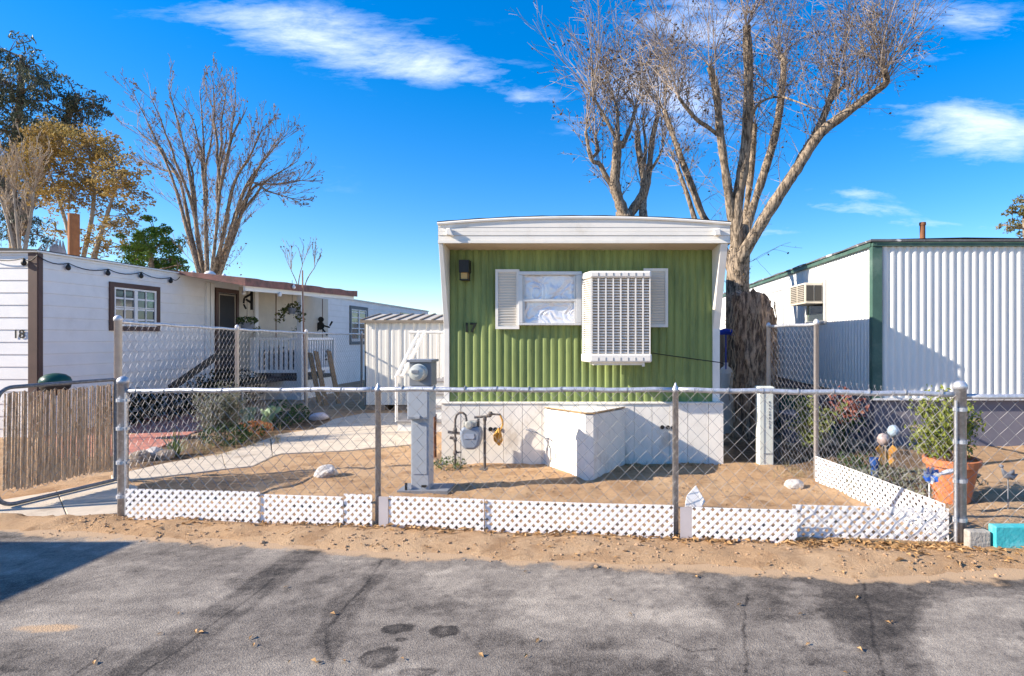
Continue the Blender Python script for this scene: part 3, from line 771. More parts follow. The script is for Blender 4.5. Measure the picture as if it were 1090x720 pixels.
# tongue cover in front of the skirting
hc = thing("hitch_cover", (-0.15, 6.8, 0), "white boxed tongue cover with wedge shape jutting from the skirting under the cooler", "hitch cover")
A = Vector((-0.716,7.145,0)); B = Vector((-0.179,6.316,0)); C = Vector((-0.084,6.316,0)); D = Vector((0.30,7.145,0))
def panel(p, q, h0, h1, th, up0=None):
    n = (q-p).cross(Vector((0,0,1))).normalized()*-th
    return MB().add([p+Vector((0,0,-.04)), q+Vector((0,0,-.04)), q+Vector((0,0,h1)), p+Vector((0,0,h0))] + [v+n for v in (p+Vector((0,0,-.04)), q+Vector((0,0,-.04)), q+Vector((0,0,h1)), p+Vector((0,0,h0)))],
        [(0,1,2,3),(7,6,5,4),(0,4,5,1),(1,5,6,2),(2,6,7,3),(3,7,4,0)])
panel(A,B,.70,.745,.018).build("side_panel", skirtp, hc, bevel=.003)
panel(Vector((C.x+.0,C.y,0)),D,.745,.70,.018).build("side_panel", skirtp, hc, bevel=.003)
panel(B+Vector((.002,-.003,0)),C+Vector((-.002,-.003,0)),.742,.742,.016).build("front_panel", skirtp, hc, bevel=.003)
def tri(z, e, t): 
    return MB().prism([(A.x-e*.2,A.y,z-.035),(B.x-e,B.y-e,z),(C.x+e,C.y-e,z),(D.x+e*.2,D.y,z-.035)], (0,0,t))
tri(.752,.012,.010).build("lid", plyw, hc)
tri(.7635,-.012,.004).build("lid_paint", skirtp, hc)
# hole and hose on the left panel
MB().tube([P(560,457.5,7.08),P(570,460,7.03),P(580,466,6.95),P(586,478,6.9),P(586.5,490,6.88),P(583,497,6.9)], 0.008, 6).build("hose", greyd, hc)

# ================================================================ left home, number 18
t18 = thing("mobile_home", (-10.8, 9.1, 0), "long white single-wide home numbered 18 with brown corner trim and lap siding", "mobile home", "mobile homes on the street")
XW = -9.03; YF = 9.03; YB = 29.4
def s18(a, h, o): return (XW + o, a, h)
def f18(a, h, o): return (a, YF - o, h)
w18 = mat("white_lap_siding", (0.72,0.71,0.70), 0.65, 0.05, 3, 0.1, 40, col2=(0.60,0.58,0.56), mask_scale=1.3, mask=(0.5,0.8))
mb = MB(); lap(mb, f18, -12.9, XW, -0.05, 2.97, 0.198); mb.build("front_siding", w18, t18, fix=False)
mb = MB(); lap(mb, s18, YF, YB, -0.05, 2.97, 0.198); mb.build("side_siding", w18, t18, fix=False)
mb = MB(); mb.box(-12.9,-12.85,YF+.06,YB,0,2.97); mb.box(-12.9,XW-.06,YB-.05,YB,0,2.97); mb.build("rear_wall", w18, t18)
mb = MB(); mb.box(-9.155,XW+.022,YF-.030,YF-.016,0,2.96); mb.box(XW+.017,XW+.030,YF-.016,YF+.06,0,2.96); mb.build("corner_trim", brownp, t18, bevel=.003)
mb = MB(); mb.box(-12.95,XW+.05,YF-.06,YB+.03,2.972,3.0); mb.build("roof_edge", white, t18, bevel=.004)
mb = MB(); rows = []
for k in range(9):
    x = -12.96 + (XW+.055+12.96)*k/8; z = 3.003+0.06*math.sin(math.pi*k/8); rows.append([(x,YF-.065,2.99),(x,YF-.065,z+.008),(x,YB+.04,z+.008),(x,YB+.04,2.99)])
mb.grid(rows); mb.build("roof", tar, t18, fix=False)
text_mb("18", 0.19, P(13.5,360,YF-.022), (1,0,0), (0,0,1), 0.006, 0.002).build("house_number", black, t18)
def zs(px): return XW*F/(px-640.0)
def swindow(fn, th, a0, a1, h0, h1, fm, sm, fw=0.09, grid=(2,2), name="window"):
    m = MB(); wb(m,fn,a0,a1,h1-fw,h1,.012,.045); wb(m,fn,a0,a1,h0,h0+fw,.012,.045); wb(m,fn,a0,a0+fw,h0+fw,h1-fw,.012,.045); wb(m,fn,a1-fw,a1,h0+fw,h1-fw,.012,.045)
    w = m.build(name, fm, th, bevel=.003)
    a0 += fw; a1 -= fw; h0 += fw; h1 -= fw; m = MB(); e = .035; am = (a0+a1)/2
    for p, q in ((a0,am),(am,a1)):
        wb(m,fn,p,p+e,h0,h1,.014,.036); wb(m,fn,q-e,q,h0,h1,.014,.036); wb(m,fn,p+e,q-e,h0,h0+e,.014,.036); wb(m,fn,p+e,q-e,h1-e,h1,.014,.036)
        if grid:
            for i in range(1,grid[0]): t = p+(q-p)*i/grid[0]; wb(m,fn,t-.009,t+.009,h0+e,h1-e,.014,.028)
            for i in range(1,grid[1]): t = h0+(h1-h0)*i/grid[1]; wb(m,fn,p+e,q-e,t-.009,t+.009,.014,.026)
    m.build("sash", sm, w)
    wb(MB(),fn,a0,a1,h0,h1,.004,.012).build("pane", glassd, w)
    return w
swindow(s18, t18, zs(115), zs(168.5), 1.735, 2.635, brownp, white)
swindow(s18, t18, zs(371.6), zs(390.6), 1.36, 2.77, mat("slate_trim",(0.10,0.12,0.13),0.6), white, .12, None)
mb = MB(); wb(mb,s18,25.3,26.4,2.45,2.75,.012,.04); mb.build("high_window", glassd, t18)
d0, d1 = zs(228), zs(252.5)
mb = MB(); wb(mb,s18,d0,d0+.08,.58,2.78,.012,.05); wb(mb,s18,d1-.08,d1,.58,2.78,.012,.05); wb(mb,s18,d0+.08,d1-.08,2.68,2.78,.012,.05); mb.build("door_frame", brownp, t18)
mb = MB(); wb(mb,s18,d0+.08,d1-.08,.60,2.675,.006,.02); dr = mb.build("door", mat("door_dark",(0.03,0.03,0.032),0.7), t18)
mb = MB(); a0, a1 = d0+.082, d1-.082
wb(mb,s18,a0+.03,a0+.06,.6,2.65,.021,.035); wb(mb,s18,a1-.06,a1-.03,.6,2.65,.021,.035); wb(mb,s18,a0+.06,a1-.06,2.62,2.65,.021,.035); mb.build("screen_frame", mat("screen_tan",(0.30,0.26,0.21),.6), dr)
for a, w_ in ((zs(217.5),.05),(zs(222),.05),(zs(269),.07)): mb = MB(); wb(mb,s18,a,a+w_*2,.6,2.86,.013,.04+w_*.4); mb.build("wall_trim", white, t18)
for a in (15.6,16.9,18.2): mb = MB(); wb(mb,s18,a,a+.03,.6,2.86,.018,.028); mb.build("panel_seam", mat("seam_brown",(0.16,0.10,0.07),0.8), t18)
for px, yy, r in ((205.5,13.4,.07),(223.5,13.4,.125),(238.5,14.0,.065)):
    c = Vector((X(px,yy),yy,2.98)); m = MB().lathe([(r*.75,0),(r*.75,.08),(r,.09),(r*.95,.15),(r*.55,.20),(0.01,.22)], c, 18); m.build("roof_vent", white, t18, smooth=False)
porchw = mat("awning_shade_cream", (0.52,0.475,0.395), .75, .08, 3, .1, 40)  # cream wall panels, with the shade under the awning put into the colour
for a_, b_ in ((12.96,13.13),(14.02,18.60)): mb = MB(); wb(mb,s18,a_,b_,.59,2.88,.0145,.0165 if a_ < 13.5 else .0175); mb.build("shaded_porch_wall", porchw, t18)
# lights strung along the eave
sl_ = thing("string_lights", (-9.0, 10.5, 2.75), "black cable of small bulbs strung along the white eave of number 18", "string lights")
bulbs = [(25.3,278.4),(72.7,283.5),(115,289.5),(150.4,292.6),(181.8,298)]
pts = []; hang = []
for i, (bx, by) in enumerate(bulbs):
    d = YF-.05 if i == 0 else (XW+.06)*F/(bx-640); hang.append(P(bx, by, d))
corner = Vector((XW+.05, YF-.06, 2.92))
path = [Vector((-9.9,YF-.06,2.93)), hang[0]+Vector((0,0,.05)), corner] + [h+Vector((0,0,.05)) for h in hang[1:]] + [Vector((XW+.06,12.0,2.90))]
full = []
for a, b in zip(path[:-1], path[1:]):
    for j in range(6): t = j/6; full.append(a.lerp(b,t)+Vector((0,0,.11*((2*t-1)**2-1)*0.6)))
full.append(path[-1])
for i, h in enumerate(hang):
    z = min((q for q in full), key=lambda q: (q-h).length)
MB().tube(full, 0.008, 5).build("cable", black, sl_)
for h in hang:
    z = min(full, key=lambda q: Vector((q.x-h.x,q.y-h.y,0)).length); c = Vector((h.x,h.y,z.z-.075))
    MB().lathe([(.012,.075),(.016,.05),(.020,.045),(.034,.015),(.036,-.01),(.022,-.04),(.004,-.048)], c, 10).build("bulb", black, sl_)

# porch of number 18
po = thing("porch", (-8.3, 14.5, 0), "white railed porch with brown awning roof and black handrail beside the dark door", "porch")
mb = MB(); mb.box(XW+.05,-7.70,14.5,16.3,.50,.585); mb.box(XW+.05,-8.15,12.85,14.498,.50,.585); mb.build("deck", black, po)
for q in ((XW+.06,-7.742,14.52,14.54),(-7.74,-7.72,14.52,16.3),(XW+.06,-8.2,12.88,12.90)): MB().box(*q,-.05,.498).build("deck_skirt", white, po)
mb = MB()
for i in range(3): mb.box(XW+.08,-8.2,11.95+.3*i,12.25+.3*i,-.05,.145*(i+1))
mb.build("step", mat("dark_step",(0.05,0.045,0.045),0.8), po)
p0 = Vector((-8.22,12.75,1.52)); p1 = Vector((-8.22,10.75,.64))
mb = MB(); mb.beam(p0,p1,.06,.13); mb.box(-8.25,-8.19,10.74,10.80,-.05,.64); mb.box(-8.25,-8.19,12.70,12.76,.5,1.5); mb.build("handrail", black, po)
def railing(a, b, k, hb=.74, ht=1.58, pw=.05):
    m = MB(); a = Vector(a); b = Vector(b)
    m.beam(a+Vector((0,0,ht)), b+Vector((0,0,ht)), .09, .06); m.beam(a+Vector((0,0,hb)), b+Vector((0,0,hb)), .05, .08)
    for i in range(k):
        q = a.lerp(b,(i+.5)/k); m.box(q.x-pw/2,q.x+pw/2,q.y-.02,q.y+.02,hb+.04,ht-.03)
    return m
railw = mat("bright_railing", (0.86,0.86,0.86), .5, .03, 4)
railing((-8.95,14.55,0),(-7.82,14.55,0),9,pw=.065).build("railing", railw, po)
railing((-7.74,14.62,0),(-7.74,16.2,0),12,pw=.04).build("railing", railw, po)
for x, y, h in ((-8.97,14.52,1.62),(-7.74,14.5,2.86),(-7.74,16.25,1.62)): 
    MB().box(x-.06,x+.06,y-.06,y+.06,-.05,h).build("post", white, po, bevel=.004)
def awn(z): 
    m = MB(); k = 14; rows = []
    for i in range(k+1):
        y = 12.0 + (17.5-12.0)*i/k; ho = 2.86 + .17*i/k; hi = 3.02+.04*i/k; s = .012*math.sin(i*1.9)
        rows.append([(-9.3,y,hi+.04),(-7.58+s,y,ho+.02+s),(-7.58+s,y,ho-.15),(-7.72,y,ho-.12),(-9.02,y,hi-.06)])
    m.grid(rows)
    for r in (rows[0], rows[-1]): m.add(r, [(0,1,2,3,4)])
    return m
awn(0).build("awning_roof", redroof, po, fix=True)
mb = MB(); mb.beam((-7.66,12.1,2.67),(-7.66,17.4,2.84),.05,.11); mb.build("awning_beam", cream, po)
for k, (bx, by, d) in enumerate(((259.5,311.6,13.0),(297.8,313.8,13.3),(312.7,305.5,13.8))):
    MB().lathe([(.012,.06),(.02,.04),(.045,.0),(.04,-.035),(.01,-.055)], P(bx,by,d), 12).build("bulb", white, po)
# rusty mast beside the porch post
solo(MB().tube([P(325,440,13.9), P(324,380,13.9), P(322.5,330,13.95), P(322,288,14.0)], [.022,.022,.02,.016], 8), "rusty_pole", mat("pinkish_rust",(0.36,0.20,0.13),.85,.25,9), P(325,444,13.9), "thin rusty pole standing upright against the porch corner post", "pole")
# things on the porch
db = thing("backing_box", (-8.45,15.2,.586), "dark slate box added on the porch deck as dark backing behind the railing", "storage box")  # added dark box, so the gaps in the railing read dark
mb = MB(); mb.box(-8.99,-7.92,14.9,15.5,.60,1.22); mb.build("body", mat("slate_plastic",(0.035,0.04,0.05),.6,.2,6), db, bevel=.01)
mb = MB(); mb.box(-9.0,-7.89,14.87,15.53,1.222,1.28); mb.build("lid", mat("slate_lid",(0.06,0.065,0.075),.6,.2,6), db, bevel=.012)
leafdk = leafmat("porch_leaf", [(0.03,0.055,0.02),(0.07,0.11,0.03),(0.16,0.20,0.05)], 9)
hp = thing("hanging_planter", P(264,352,13.4), "dark hanging pot of bushy green leaves beside the dark door", "planter", "planters on the porch")
c = P(263,347,13.4); MB().lathe([(.10,-.14),(.15,.07),(.16,.08),(.14,.08)], c, 16).build("pot", greyd, hp)
mb = MB(); clump(mb, c+Vector((0,0,.12)), .22, 170, .075, .6, flat=.5); mb.build("leaves", leafdk, hp)
MB().tube([c+Vector((0,0,.08)), c+Vector((0,0,1.02))], .005, 4).build("hanger", black, hp)
hp = thing("hanging_planter", P(310,342,14.2), "trailing hanging plant with yellowing leaves under the porch awning", "planter", "planters on the porch")
c = P(311,330,14.2); mb = MB()
for dx, dz, n in ((-.26,-.08,40),(-.1,.02,60),(.05,.08,50),(.12,-.12,40),(.2,-.2,26),(-.34,-.2,22)): clump(mb, c+Vector((dx,U(-.08,.08),dz)), .13, n, .085, .55)
mb.build("leaves", leafmat("vine_leaf", [(0.035,0.03,0.015),(0.10,0.10,0.03),(0.27,0.27,0.05)], 12), hp)
MB().lathe([(.07,-.1),(.11,.04),(.10,.05)], c, 12).build("pot", greyd, hp); MB().tube([c, c+Vector((0,0,.75))], .006, 4).build("hanger", black, hp)
for (px, py, lab) in ((273.5,358,"small pale flower pot at the left end of the porch rail"),(313.5,357.5,"small pale flower pot with sprout at right end of the porch rail")):
    d = 14.55; t = thing("flower_pot", Vector((X(px,d),d,1.61)), lab, "flower pot", "small pots on the porch rail")
    b = Vector((X(px,d),d,1.61)); MB().lathe([(.035,0),(.055,.12),(.06,.13)], b, 12).build("pot", cream, t)
    mb = MB(); clump(mb, b+Vector((0,0,.19)), .10, 40, .05); mb.build("sprout", leafdk, t)
def ornament(px, py, d, lab, name, parts):
    t = MB(); c = P(px, py, d)
    for k in parts:
        if k[0] == 'b': t.beam(c+Vector((k[1],0,k[2])), c+Vector((k[3],0,k[4])), .02, k[5], (0,0,1))
        else: t.lathe([(0,-.012),(k[3],-.012),(k[3],.012),(0,.012)], c+Vector((k[1],0,k[2])), 12, (0,1,0))
    solo(t, name, black, c, lab, "ornament", "black metal ornaments on the porch")
ornament(341,347,17.9,"black metal sun-shaped figure hung on the wall right of the porch post","wall_ornament",
    [('c',0,0,.13),('c',0.02,.2,.09),('b',-.3,.12,.3,-.05,.05),('b',-.2,-.25,.05,.0,.05),('b',.22,-.3,0,0,.05),('b',-.32,.12,-.36,.26,.05),('b',.3,.0,.38,.14,.05)])
ornament(292.5,346,16.4,"black metal lizard figure standing behind the porch rail","lizard_ornament",
    [('c',0,.06,.10),('c',.08,.22,.08),('b',-.05,.06,-.2,-.1,.07),('b',.02,.0,.12,-.25,.07),('b',.05,.2,.26,.3,.05),('b',-.02,.1,-.24,.14,.05)])
ornament(279.5,338,15.6,"black upright garden stake with short crossbar behind the rail","stake_ornament",
    [('b',0,.32,0,-.62,.07),('b',-.16,.12,.30,.13,.035)])
ornament(264.5,318,14.0,"black scrolled bracket on the post above the hanging pot","scroll_bracket",
    [('b',.08,.2,.08,-.28,.06),('b',.08,.12,-.1,.02,.05),('b',-.1,.02,-.12,-.12,.04),('b',.06,-.1,-.06,-.02,.05),('b',-.12,-.14,-.06,-.26,.035)])
for i, (bx, by, bz, tx, ty, tz, lab) in enumerate(((341,0,13.3,330.0,376,14.42,"long tan plank leaning left of its pair on the porch corner"),
        (347.5,0,13.34,336.2,374.5,14.40,"long tan plank leaning right of its pair on the porch corner"),
        (361,0,13.6,350,374,14.6,"darker weathered board leaning on its own right of the two tan planks"))):
    a = Vector((X(bx,bz),bz,-.02)); b = P(tx,ty,tz)
    solo(MB().beam(a,b,.11,.035,(0.8,-.6,0.3)), "plank", wood, a, lab, "plank", "planks leaning by the porch")
# ================================================================ shed and steps between the homes
sh = thing("metal_shed", (-4.0, 12.5, 0), "cream ribbed metal shed with low sloping roof behind the meter post", "shed")
YS = 12.5; sx0, sx1 = X(388,YS), -2.7
def fs(a,h,o): return (a, YS-o, h)
mb = MB(); corr(mb, fs, sx0, sx1, .12, 1.97, .285, .018, PAN); mb.build("front_wall", shedp, sh, fix=False)
mb = MB(); corr(mb, lambda a,h,o: (sx0-o, a, h), YS, YS+2.0, .12, 1.97, .285, .018, PAN); corr(mb, lambda a,h,o: (sx1+o, a, h), YS, YS+2.0, .12, 1.97, .285, .028, PAN); mb.box(sx0,sx1,YS+2.0,YS+2.05,.12,1.97); mb.build("side_wall", shedp, sh, fix=False)
mb = MB(); z0, z1 = 1.99, 2.17
mb.prism([(sx0-.06,YS-.07,z0),(sx0-.06,YS+1.0,z1),(sx0-.06,YS+2.1,z0),(sx0-.06,YS+2.1,z0-.03),(sx0-.06,YS-.07,z0-.03)], (sx1-sx0+.12,0,0))
roofp = mat("shed_roof", (0.50,0.45,0.37), 0.6, 0.1, 4, col2=(0.38,0.33,0.27), mask_scale=3); mb.build("roof", roofp, sh)
mb = MB()
for i in range(11):
    x = sx0-.05 + i*.262; mb.beam((x,YS-.075,z0+.014),(x,YS+1.0,z1+.014),.035,.02); mb.beam((x,YS+1.0,z1+.014),(x,YS+2.1,z0+.014),.035,.02)
mb.build("roof_rib", mat("rib_brown",(0.20,0.165,0.125),0.7), sh)
mb = MB(); mb.box(sx0-.065,sx1+.06,YS-.085,YS-.072,z0-.06,z0+.004); mb.build("eave_trim", mat("rib_brown",(0.2,0.165,0.125)), sh)
mb = MB()
for x in (sx0+.02, sx0+.75, -3.6, -2.9): mb.box(x,x+.42,YS+.02,YS+.25,-.05,.115)
mb.build("base_block", stoneb, sh)
st = thing("entry_steps", (-2.8, 9.6, 0), "white metal entry steps with slanted ladder handrail beside the green home", "steps")
stepw = mat("white_step_metal", (0.70,0.69,0.66), 0.55, 0.06, 4, col2=(0.5,0.46,0.4), mask_scale=4, mask=(.55,.8))
mb = MB(); tr = MB()
for i in range(4):
    y = 9.6 + .26*i; h = .155 + .21*i; x0 = X(423,9.6) + .09*i
    mb.box(x0,-2.05,y+.012,y+.27,-.05 if i == 0 else .155+.21*(i-1)+.03,h); tr.box(x0-.02,-2.05,y-.02,y+.262,h+.001,h+.028)
mb.box(X(423,9.6)+.27,-2.05,10.65,11.6,-.05,.785); tr.box(X(423,9.6)+.25,-2.05,10.645,11.6,.787,.812)
mb.build("riser", stepw, st); tr.build("tread", mat("tread_grey",(0.22,0.21,0.21),0.8), st)
def hrail(x, ya, za, yb, zb):
    m = MB(); a = Vector((x,ya,za)); b = Vector((x+.10,yb,zb)); off = Vector((.11,0,.02))
    m.tube([a,b],.030,8); m.tube([a+off,b+off],.030,8)
    for i in range(9):
        q = a.lerp(b,(i+.5)/9); m.beam(q,q+off,.03,.014)
    return m
hrail(X(421,9.75), 9.75, H(403,9.75), 10.7, H(354.5,10.7)).build("handrail", stepw, st)
mb = MB(); mb.tube([P(436,354,11.0), P(472,354,11.0)], .028, 8)
for px in (437,470): mb.tube([P(px,354,11.0), Vector((X(px,11.0),11.0,.8))], .018, 8)
mb.build("guard_rail", stepw, st); MB().tube([P(422,400,9.75), Vector((X(422,9.75),9.75,.15))], .026, 8).build("rail_post", stepw, st)

# ================================================================ right home, white ribbed with green trim
XR_ = 3.735; YR = 7.72; YRB = 18.6; XE = 7.2
tr_ = thing("mobile_home", (5.4, 7.8, 0.1), "white ribbed metal single-wide home with dark green corner trim right of the tree", "mobile home", "mobile homes on the street")
def fr(a,h,o): return (a, YR-o, h)
def sr(a,h,o): return (XR_-o, a, h)
mb = MB(); corr(mb, fr, XR_, XE, .782, 2.853, .1015, .022, [(0,0),(.08,.05),(.2,.55),(.34,.95),(.48,1),(.62,.95),(.76,.55),(.88,.05)]); mb.build("front_siding", offw, tr_, fix=False)
mb = MB(); corr(mb, sr, YR, YRB, .782, 2.886, .1015, .012, WAVE); mb.build("side_siding", offw, tr_, fix=False)
mb = MB(); mb.box(XE-.05,XE,YR+.06,YRB,.75,2.85); mb.box(XR_+.06,XE-.051,YRB-.05,YRB,.75,2.85); mb.build("rear_wall", offw, tr_)
mb = MB(); mb.box(XR_-.028,XR_+.095,YR-.04,YR-.026,.757,2.85); mb.box(XR_-.040,XR_-.0285,YR-.04,YR+.055,.757,2.85); mb.build("corner_trim", hdark, tr_, bevel=.003)
mb = MB(); mb.box(XR_-.04,XE+.03,YR-.055,YR-.005,2.851,2.909); mb.box(XR_-.055,XR_-.005,YR-.004,YRB,2.85,2.914); mb.build("eave_trim", hdark, tr_, bevel=.003)
mb = MB(); rows = []
for k in range(25):
    y = YR-.075 + (YRB-YR+.1)*k/24; s = .012*math.sin(k*2.3)
    rows.append([(XR_-.075+s,y,2.912),(XR_-.08+s,y,2.937+s),(XR_+1.2,y,2.965),(XE+.05,y,2.937)])
mb.grid(rows); mb.add([(XR_-.075,YR-.078,2.910),(XE+.05,YR-.078,2.910),(XE+.05,YR-.078,2.942),(XR_-.08,YR-.078,2.942)],[(0,1,2,3)])
mb.box(XR_-.06,XE+.04,YR-.06,YRB,2.915,2.928); mb.build("roof", mat("patched_roofing",(0.12,0.12,0.125),0.8,.3,4,.4,30,col2=(0.55,0.55,0.55),mask_scale=2.5,mask=(.56,.62)), tr_, fix=False)
mb = MB(); mb.box(XR_-.03,XE,YR-.045,YR+.03,.752,.780); mb.build("base_trim", white, tr_)
mb = MB(); mb.box(XR_+.02,XE,YR+.03,YR+.06,-.05,.750); mb.box(XR_+.02,XR_+.05,YR+.061,YRB,-.05,.76); mb.build("skirting", purple, tr_)
mb = MB(); mb.tube([(X(982,10.2),10.2,2.9),(X(982,10.2),10.2,H(240,10.2))],.046,12); mb.tube([(X(982,10.2),10.2,H(240,10.2)),(X(982,10.2),10.2,H(237,10.2))],.056,12); mb.build("flue_pipe", rust, tr_)
mb = MB(); wb(mb,sr,11.42,12.34,.785,2.635,.013,.03); dr = mb.build("door", offw, tr_)
mb = MB(); 
for a0,a1,h0,h1 in ((11.42,11.49,.785,2.635),(12.27,12.34,.785,2.635),(11.49,12.27,2.58,2.635)): wb(mb,sr,a0,a1,h0,h1,.031,.045)
mb.build("door_frame", alum, dr)
mb = MB()
for i in range(40):
    t = i/39*6.28*1.5; mb.tube([sr(11.75+.10*math.cos(t)+i*.006,1.55+.02*i,.06),sr(11.75+.10*math.cos(t+.24)+(i+1)*.006,1.55+.02*(i+1),.06)],.006,4)
mb.build("iron_scroll", greyd, dr)
a0, a1 = 9.34, 10.19
m = MB(); h0, h1 = 1.84, 2.58; e = .05
wb(m,sr,a0,a0+e,h0,h1,.013,.04); wb(m,sr,a1-e,a1,h0,h1,.013,.04); wb(m,sr,a0+e,a1-e,h1-e,h1,.013,.04); wb(m,sr,a0+e,a1-e,h0,h0+e,.013,.04); wn = m.build("window", alum, tr_, bevel=.003)
wb(MB(),sr,a0+e,a1-e,h0+e,h1-e,.010,.02).build("pane", glassd, wn)
ac = thing("window_air_conditioner", (3.56, 9.8, 2.17), "boxy tan window air conditioner sticking out of the white side wall", "air conditioner")
mb = MB(); wb(mb,sr,9.40,10.14,2.173,2.525,.022,.34); mb.build("housing", mat("ac_beige",(0.62,0.56,0.46),0.5,0.08,5), ac, bevel=.012)
mb = MB()
for i in range(9): wb(mb,sr,9.43,9.75,2.21+.031*i,2.227+.031*i,.341,.348); wb(mb,sr,9.80,10.10,2.21+.031*i,2.227+.031*i,.341,.348)
mb.build("louvre", mat("ac_louvre",(0.40,0.36,0.30),.5), ac)
for a_, b_ in ((9.425,9.755),(9.795,10.105)): wb(MB(),sr,a_,b_,2.205,2.495,.3402,.3408).build("intake", mat("ac_dark",(0.05,0.048,0.045),.8), ac)
mb = MB()
for i in range(2):
    MB().box(XR_-.315+.135*i,XR_-.195+.135*i,9.392,9.399,2.22,2.48).build("side_vent", mat("ac_dark",(0.05,0.048,0.045)), ac)

# ================================================================ chain-link fences
def chain(mb, a, b, h0a, h1a, h1b=None, pitch=.115, r=.0024, top=True):
    a = Vector(a); b = Vector(b); d = b-a; L_ = d.length; d.normalize(); n = Vector((d.y,-d.x,0))
    h1b = h1a if h1b is None else h1b; hp = pitch/2; k = int(L_/hp); hp = L_/k
    for i in range(k):
        s = i*hp; ht = h1a + (h1b-h1a)*s/L_; m = max(2, int((ht-h0a)/hp)); vp = (ht-h0a)/m; pts = []
        for j in range(m+1):
            o = s + (hp if (i+j) % 2 else 0)
            q = a + d*o + Vector((0,0,h0a+vp*j)) + n*((.003 if j%2 else -.003)) + Vector((0,0,0))
            w = .004*mnoise.noise(Vector((o*1.7, j*.31, a.x)))
            pts.append(q + n*w*3)
        if top: pts.append(pts[-1] + Vector((0,0,.022)) + d*(.01 if i%2 else -.01))
        mb.tube(pts, r, 3, cap=False)
    return mb
def post(mb, x, y, h, r, cap='dome'):
    if cap == 'dome': pr = [(r,-.06),(r,h-.05),(r*1.16,h-.05),(r*1.18,h-.02),(r*.9,h),(r*.4,h+.014),(0.001,h+.016)]
    else: pr = [(r,-.06),(r,h-.07),(r*1.25,h-.07),(r*1.25,h-.045),(r*.8,h-.03),(r*.45,h-.015),(r*.2,h+.002),(.001,h+.006)]
    return mb.lathe(pr, (x,y,0), 14)
ff = thing("chain_link_fence", (-0.7, 4.68, 0), "low galvanised chain-link fence along the street in front of the green home", "fence", "chain-link fences")
def fp(px):                     # where a sight line meets the fence line
    k = (px-640)/F; y = (5.0-0.091*4.25)/(1+0.091*k); return Vector((k*y, y, 0))
A_ = fp(131); B_ = fp(402.5); C_ = fp(719); D_ = fp(1022); E_ = Vector((5.6, zf(5.6), 0))
hA, hB, hC, hD = 1.13, 1.165, 1.18, 1.165
mb = MB(); chain(mb, A_+Vector((.05,-.03,0)), B_+Vector((0,-.03,0)), .03, hA-.01, hB-.005); mb.build("mesh", wire, ff, fix=False)
mb = MB(); chain(mb, B_+Vector((.0,-.03,0)), C_+Vector((0,-.03,0)), .03, hB-.005, hC-.005); mb.build("mesh", wire, ff, fix=False)
mb = MB(); chain(mb, C_+Vector((.0,-.03,0)), D_+Vector((-.05,-.03,0)), .03, hC-.005, hD-.005); mb.build("mesh", wire, ff, fix=False)
mb = MB(); chain(mb, D_+Vector((.06,-.0,0)), E_, .03, 1.15, 1.15); mb.build("mesh", wire, ff, fix=False)
def wob(a, b, n=14, s=.004):
    return [a.lerp(b,i/n)+Vector((0,0,s*math.sin(i*1.7+a.x))) for i in range(n+1)]
up = lambda v,h: v+Vector((0,0,h))
mb = MB()
for a, b, h, k in ((A_,B_,hA,hB),(B_,C_,hB,hC),(C_,D_,hC,hD),(D_,E_,1.15,1.15)): mb.tube(wob(up(a,h),up(b,k)),.021,10)
mb.build("top_rail", galv, ff, smooth=True)
for v, h, r, cp in ((A_,1.245,.040,'dome'),(B_,1.215,.0235,'pt'),(C_,1.235,.0245,'pt'),(D_,1.255,.044,'dome'),(E_,1.2,.025,'pt')):
    m = MB(); post(m, v.x, v.y, h, r, cp); pp = m.build("post", galv, ff)
    pp.data.polygons.foreach_set("use_smooth", [True]*len(pp.data.polygons))
for v, sg in ((A_,1),(D_,-1)):
    m = MB(); m.box(v.x+sg*.055-.005,v.x+sg*.055+.005,v.y-.045,v.y-.025,.04,1.12)
    for z in (.2,.5,.8,1.05): m.lathe([(r_,z_) for r_,z_ in ((.046,-.014),(.050,-.014),(.050,.014),(.046,.014))], (v.x,v.y,z), 14); m.box(v.x+sg*.04,v.x+sg*.07,v.y-.04,v.y-.02,z-.012,z+.012)
    m.build("tension_bar", galv, ff)
mb = MB()
for i in range(26):
    t = (i+.5)/26; q = A_.lerp(D_, t); h = hA+(hB-hA)*min(1,t*3)+ .012*(t>.35)
    mb.lathe([(.0225,-.004),(.0245,-.004),(.0245,.004),(.0225,.004)], (q.x,q.y,h), 10, (1,-.09,0))
mb.build("wire_tie", greyd, ff)
# tall fence towards number 18
lf = thing("chain_link_fence", (-5.8, 9.5, 0), "tall chain-link fence running back between number 18 and the walkway", "fence", "chain-link fences")
Q = [Vector((-5.40,6.30,0)), Vector((-5.75,8.90,0)), Vector((-5.95,11.37,0)), Vector((-6.08,14.3,0))]; hq = [1.78,1.735,1.70,1.70]
mb = MB()
for i in range(3): chain(mb, Q[i], Q[i+1], .05, hq[i]-.01, hq[i+1]-.01, pitch=.11, r=.0016)
mb.build("mesh", wirel, lf, fix=False)
mb = MB()
for i in range(3): mb.tube(wob(up(Q[i],hq[i]),up(Q[i+1],hq[i+1])),.019,8)
mb.build("top_rail", galv, lf, smooth=True)
for v, h, r in zip(Q, hq, (.036,.026,.026,.026)):
    m = MB(); post(m, v.x, v.y, h+.06, r); pp = m.build("post", mat("pale_post",(0.62,0.61,0.62),.5,.1,12,metal=.2), lf, smooth=True)
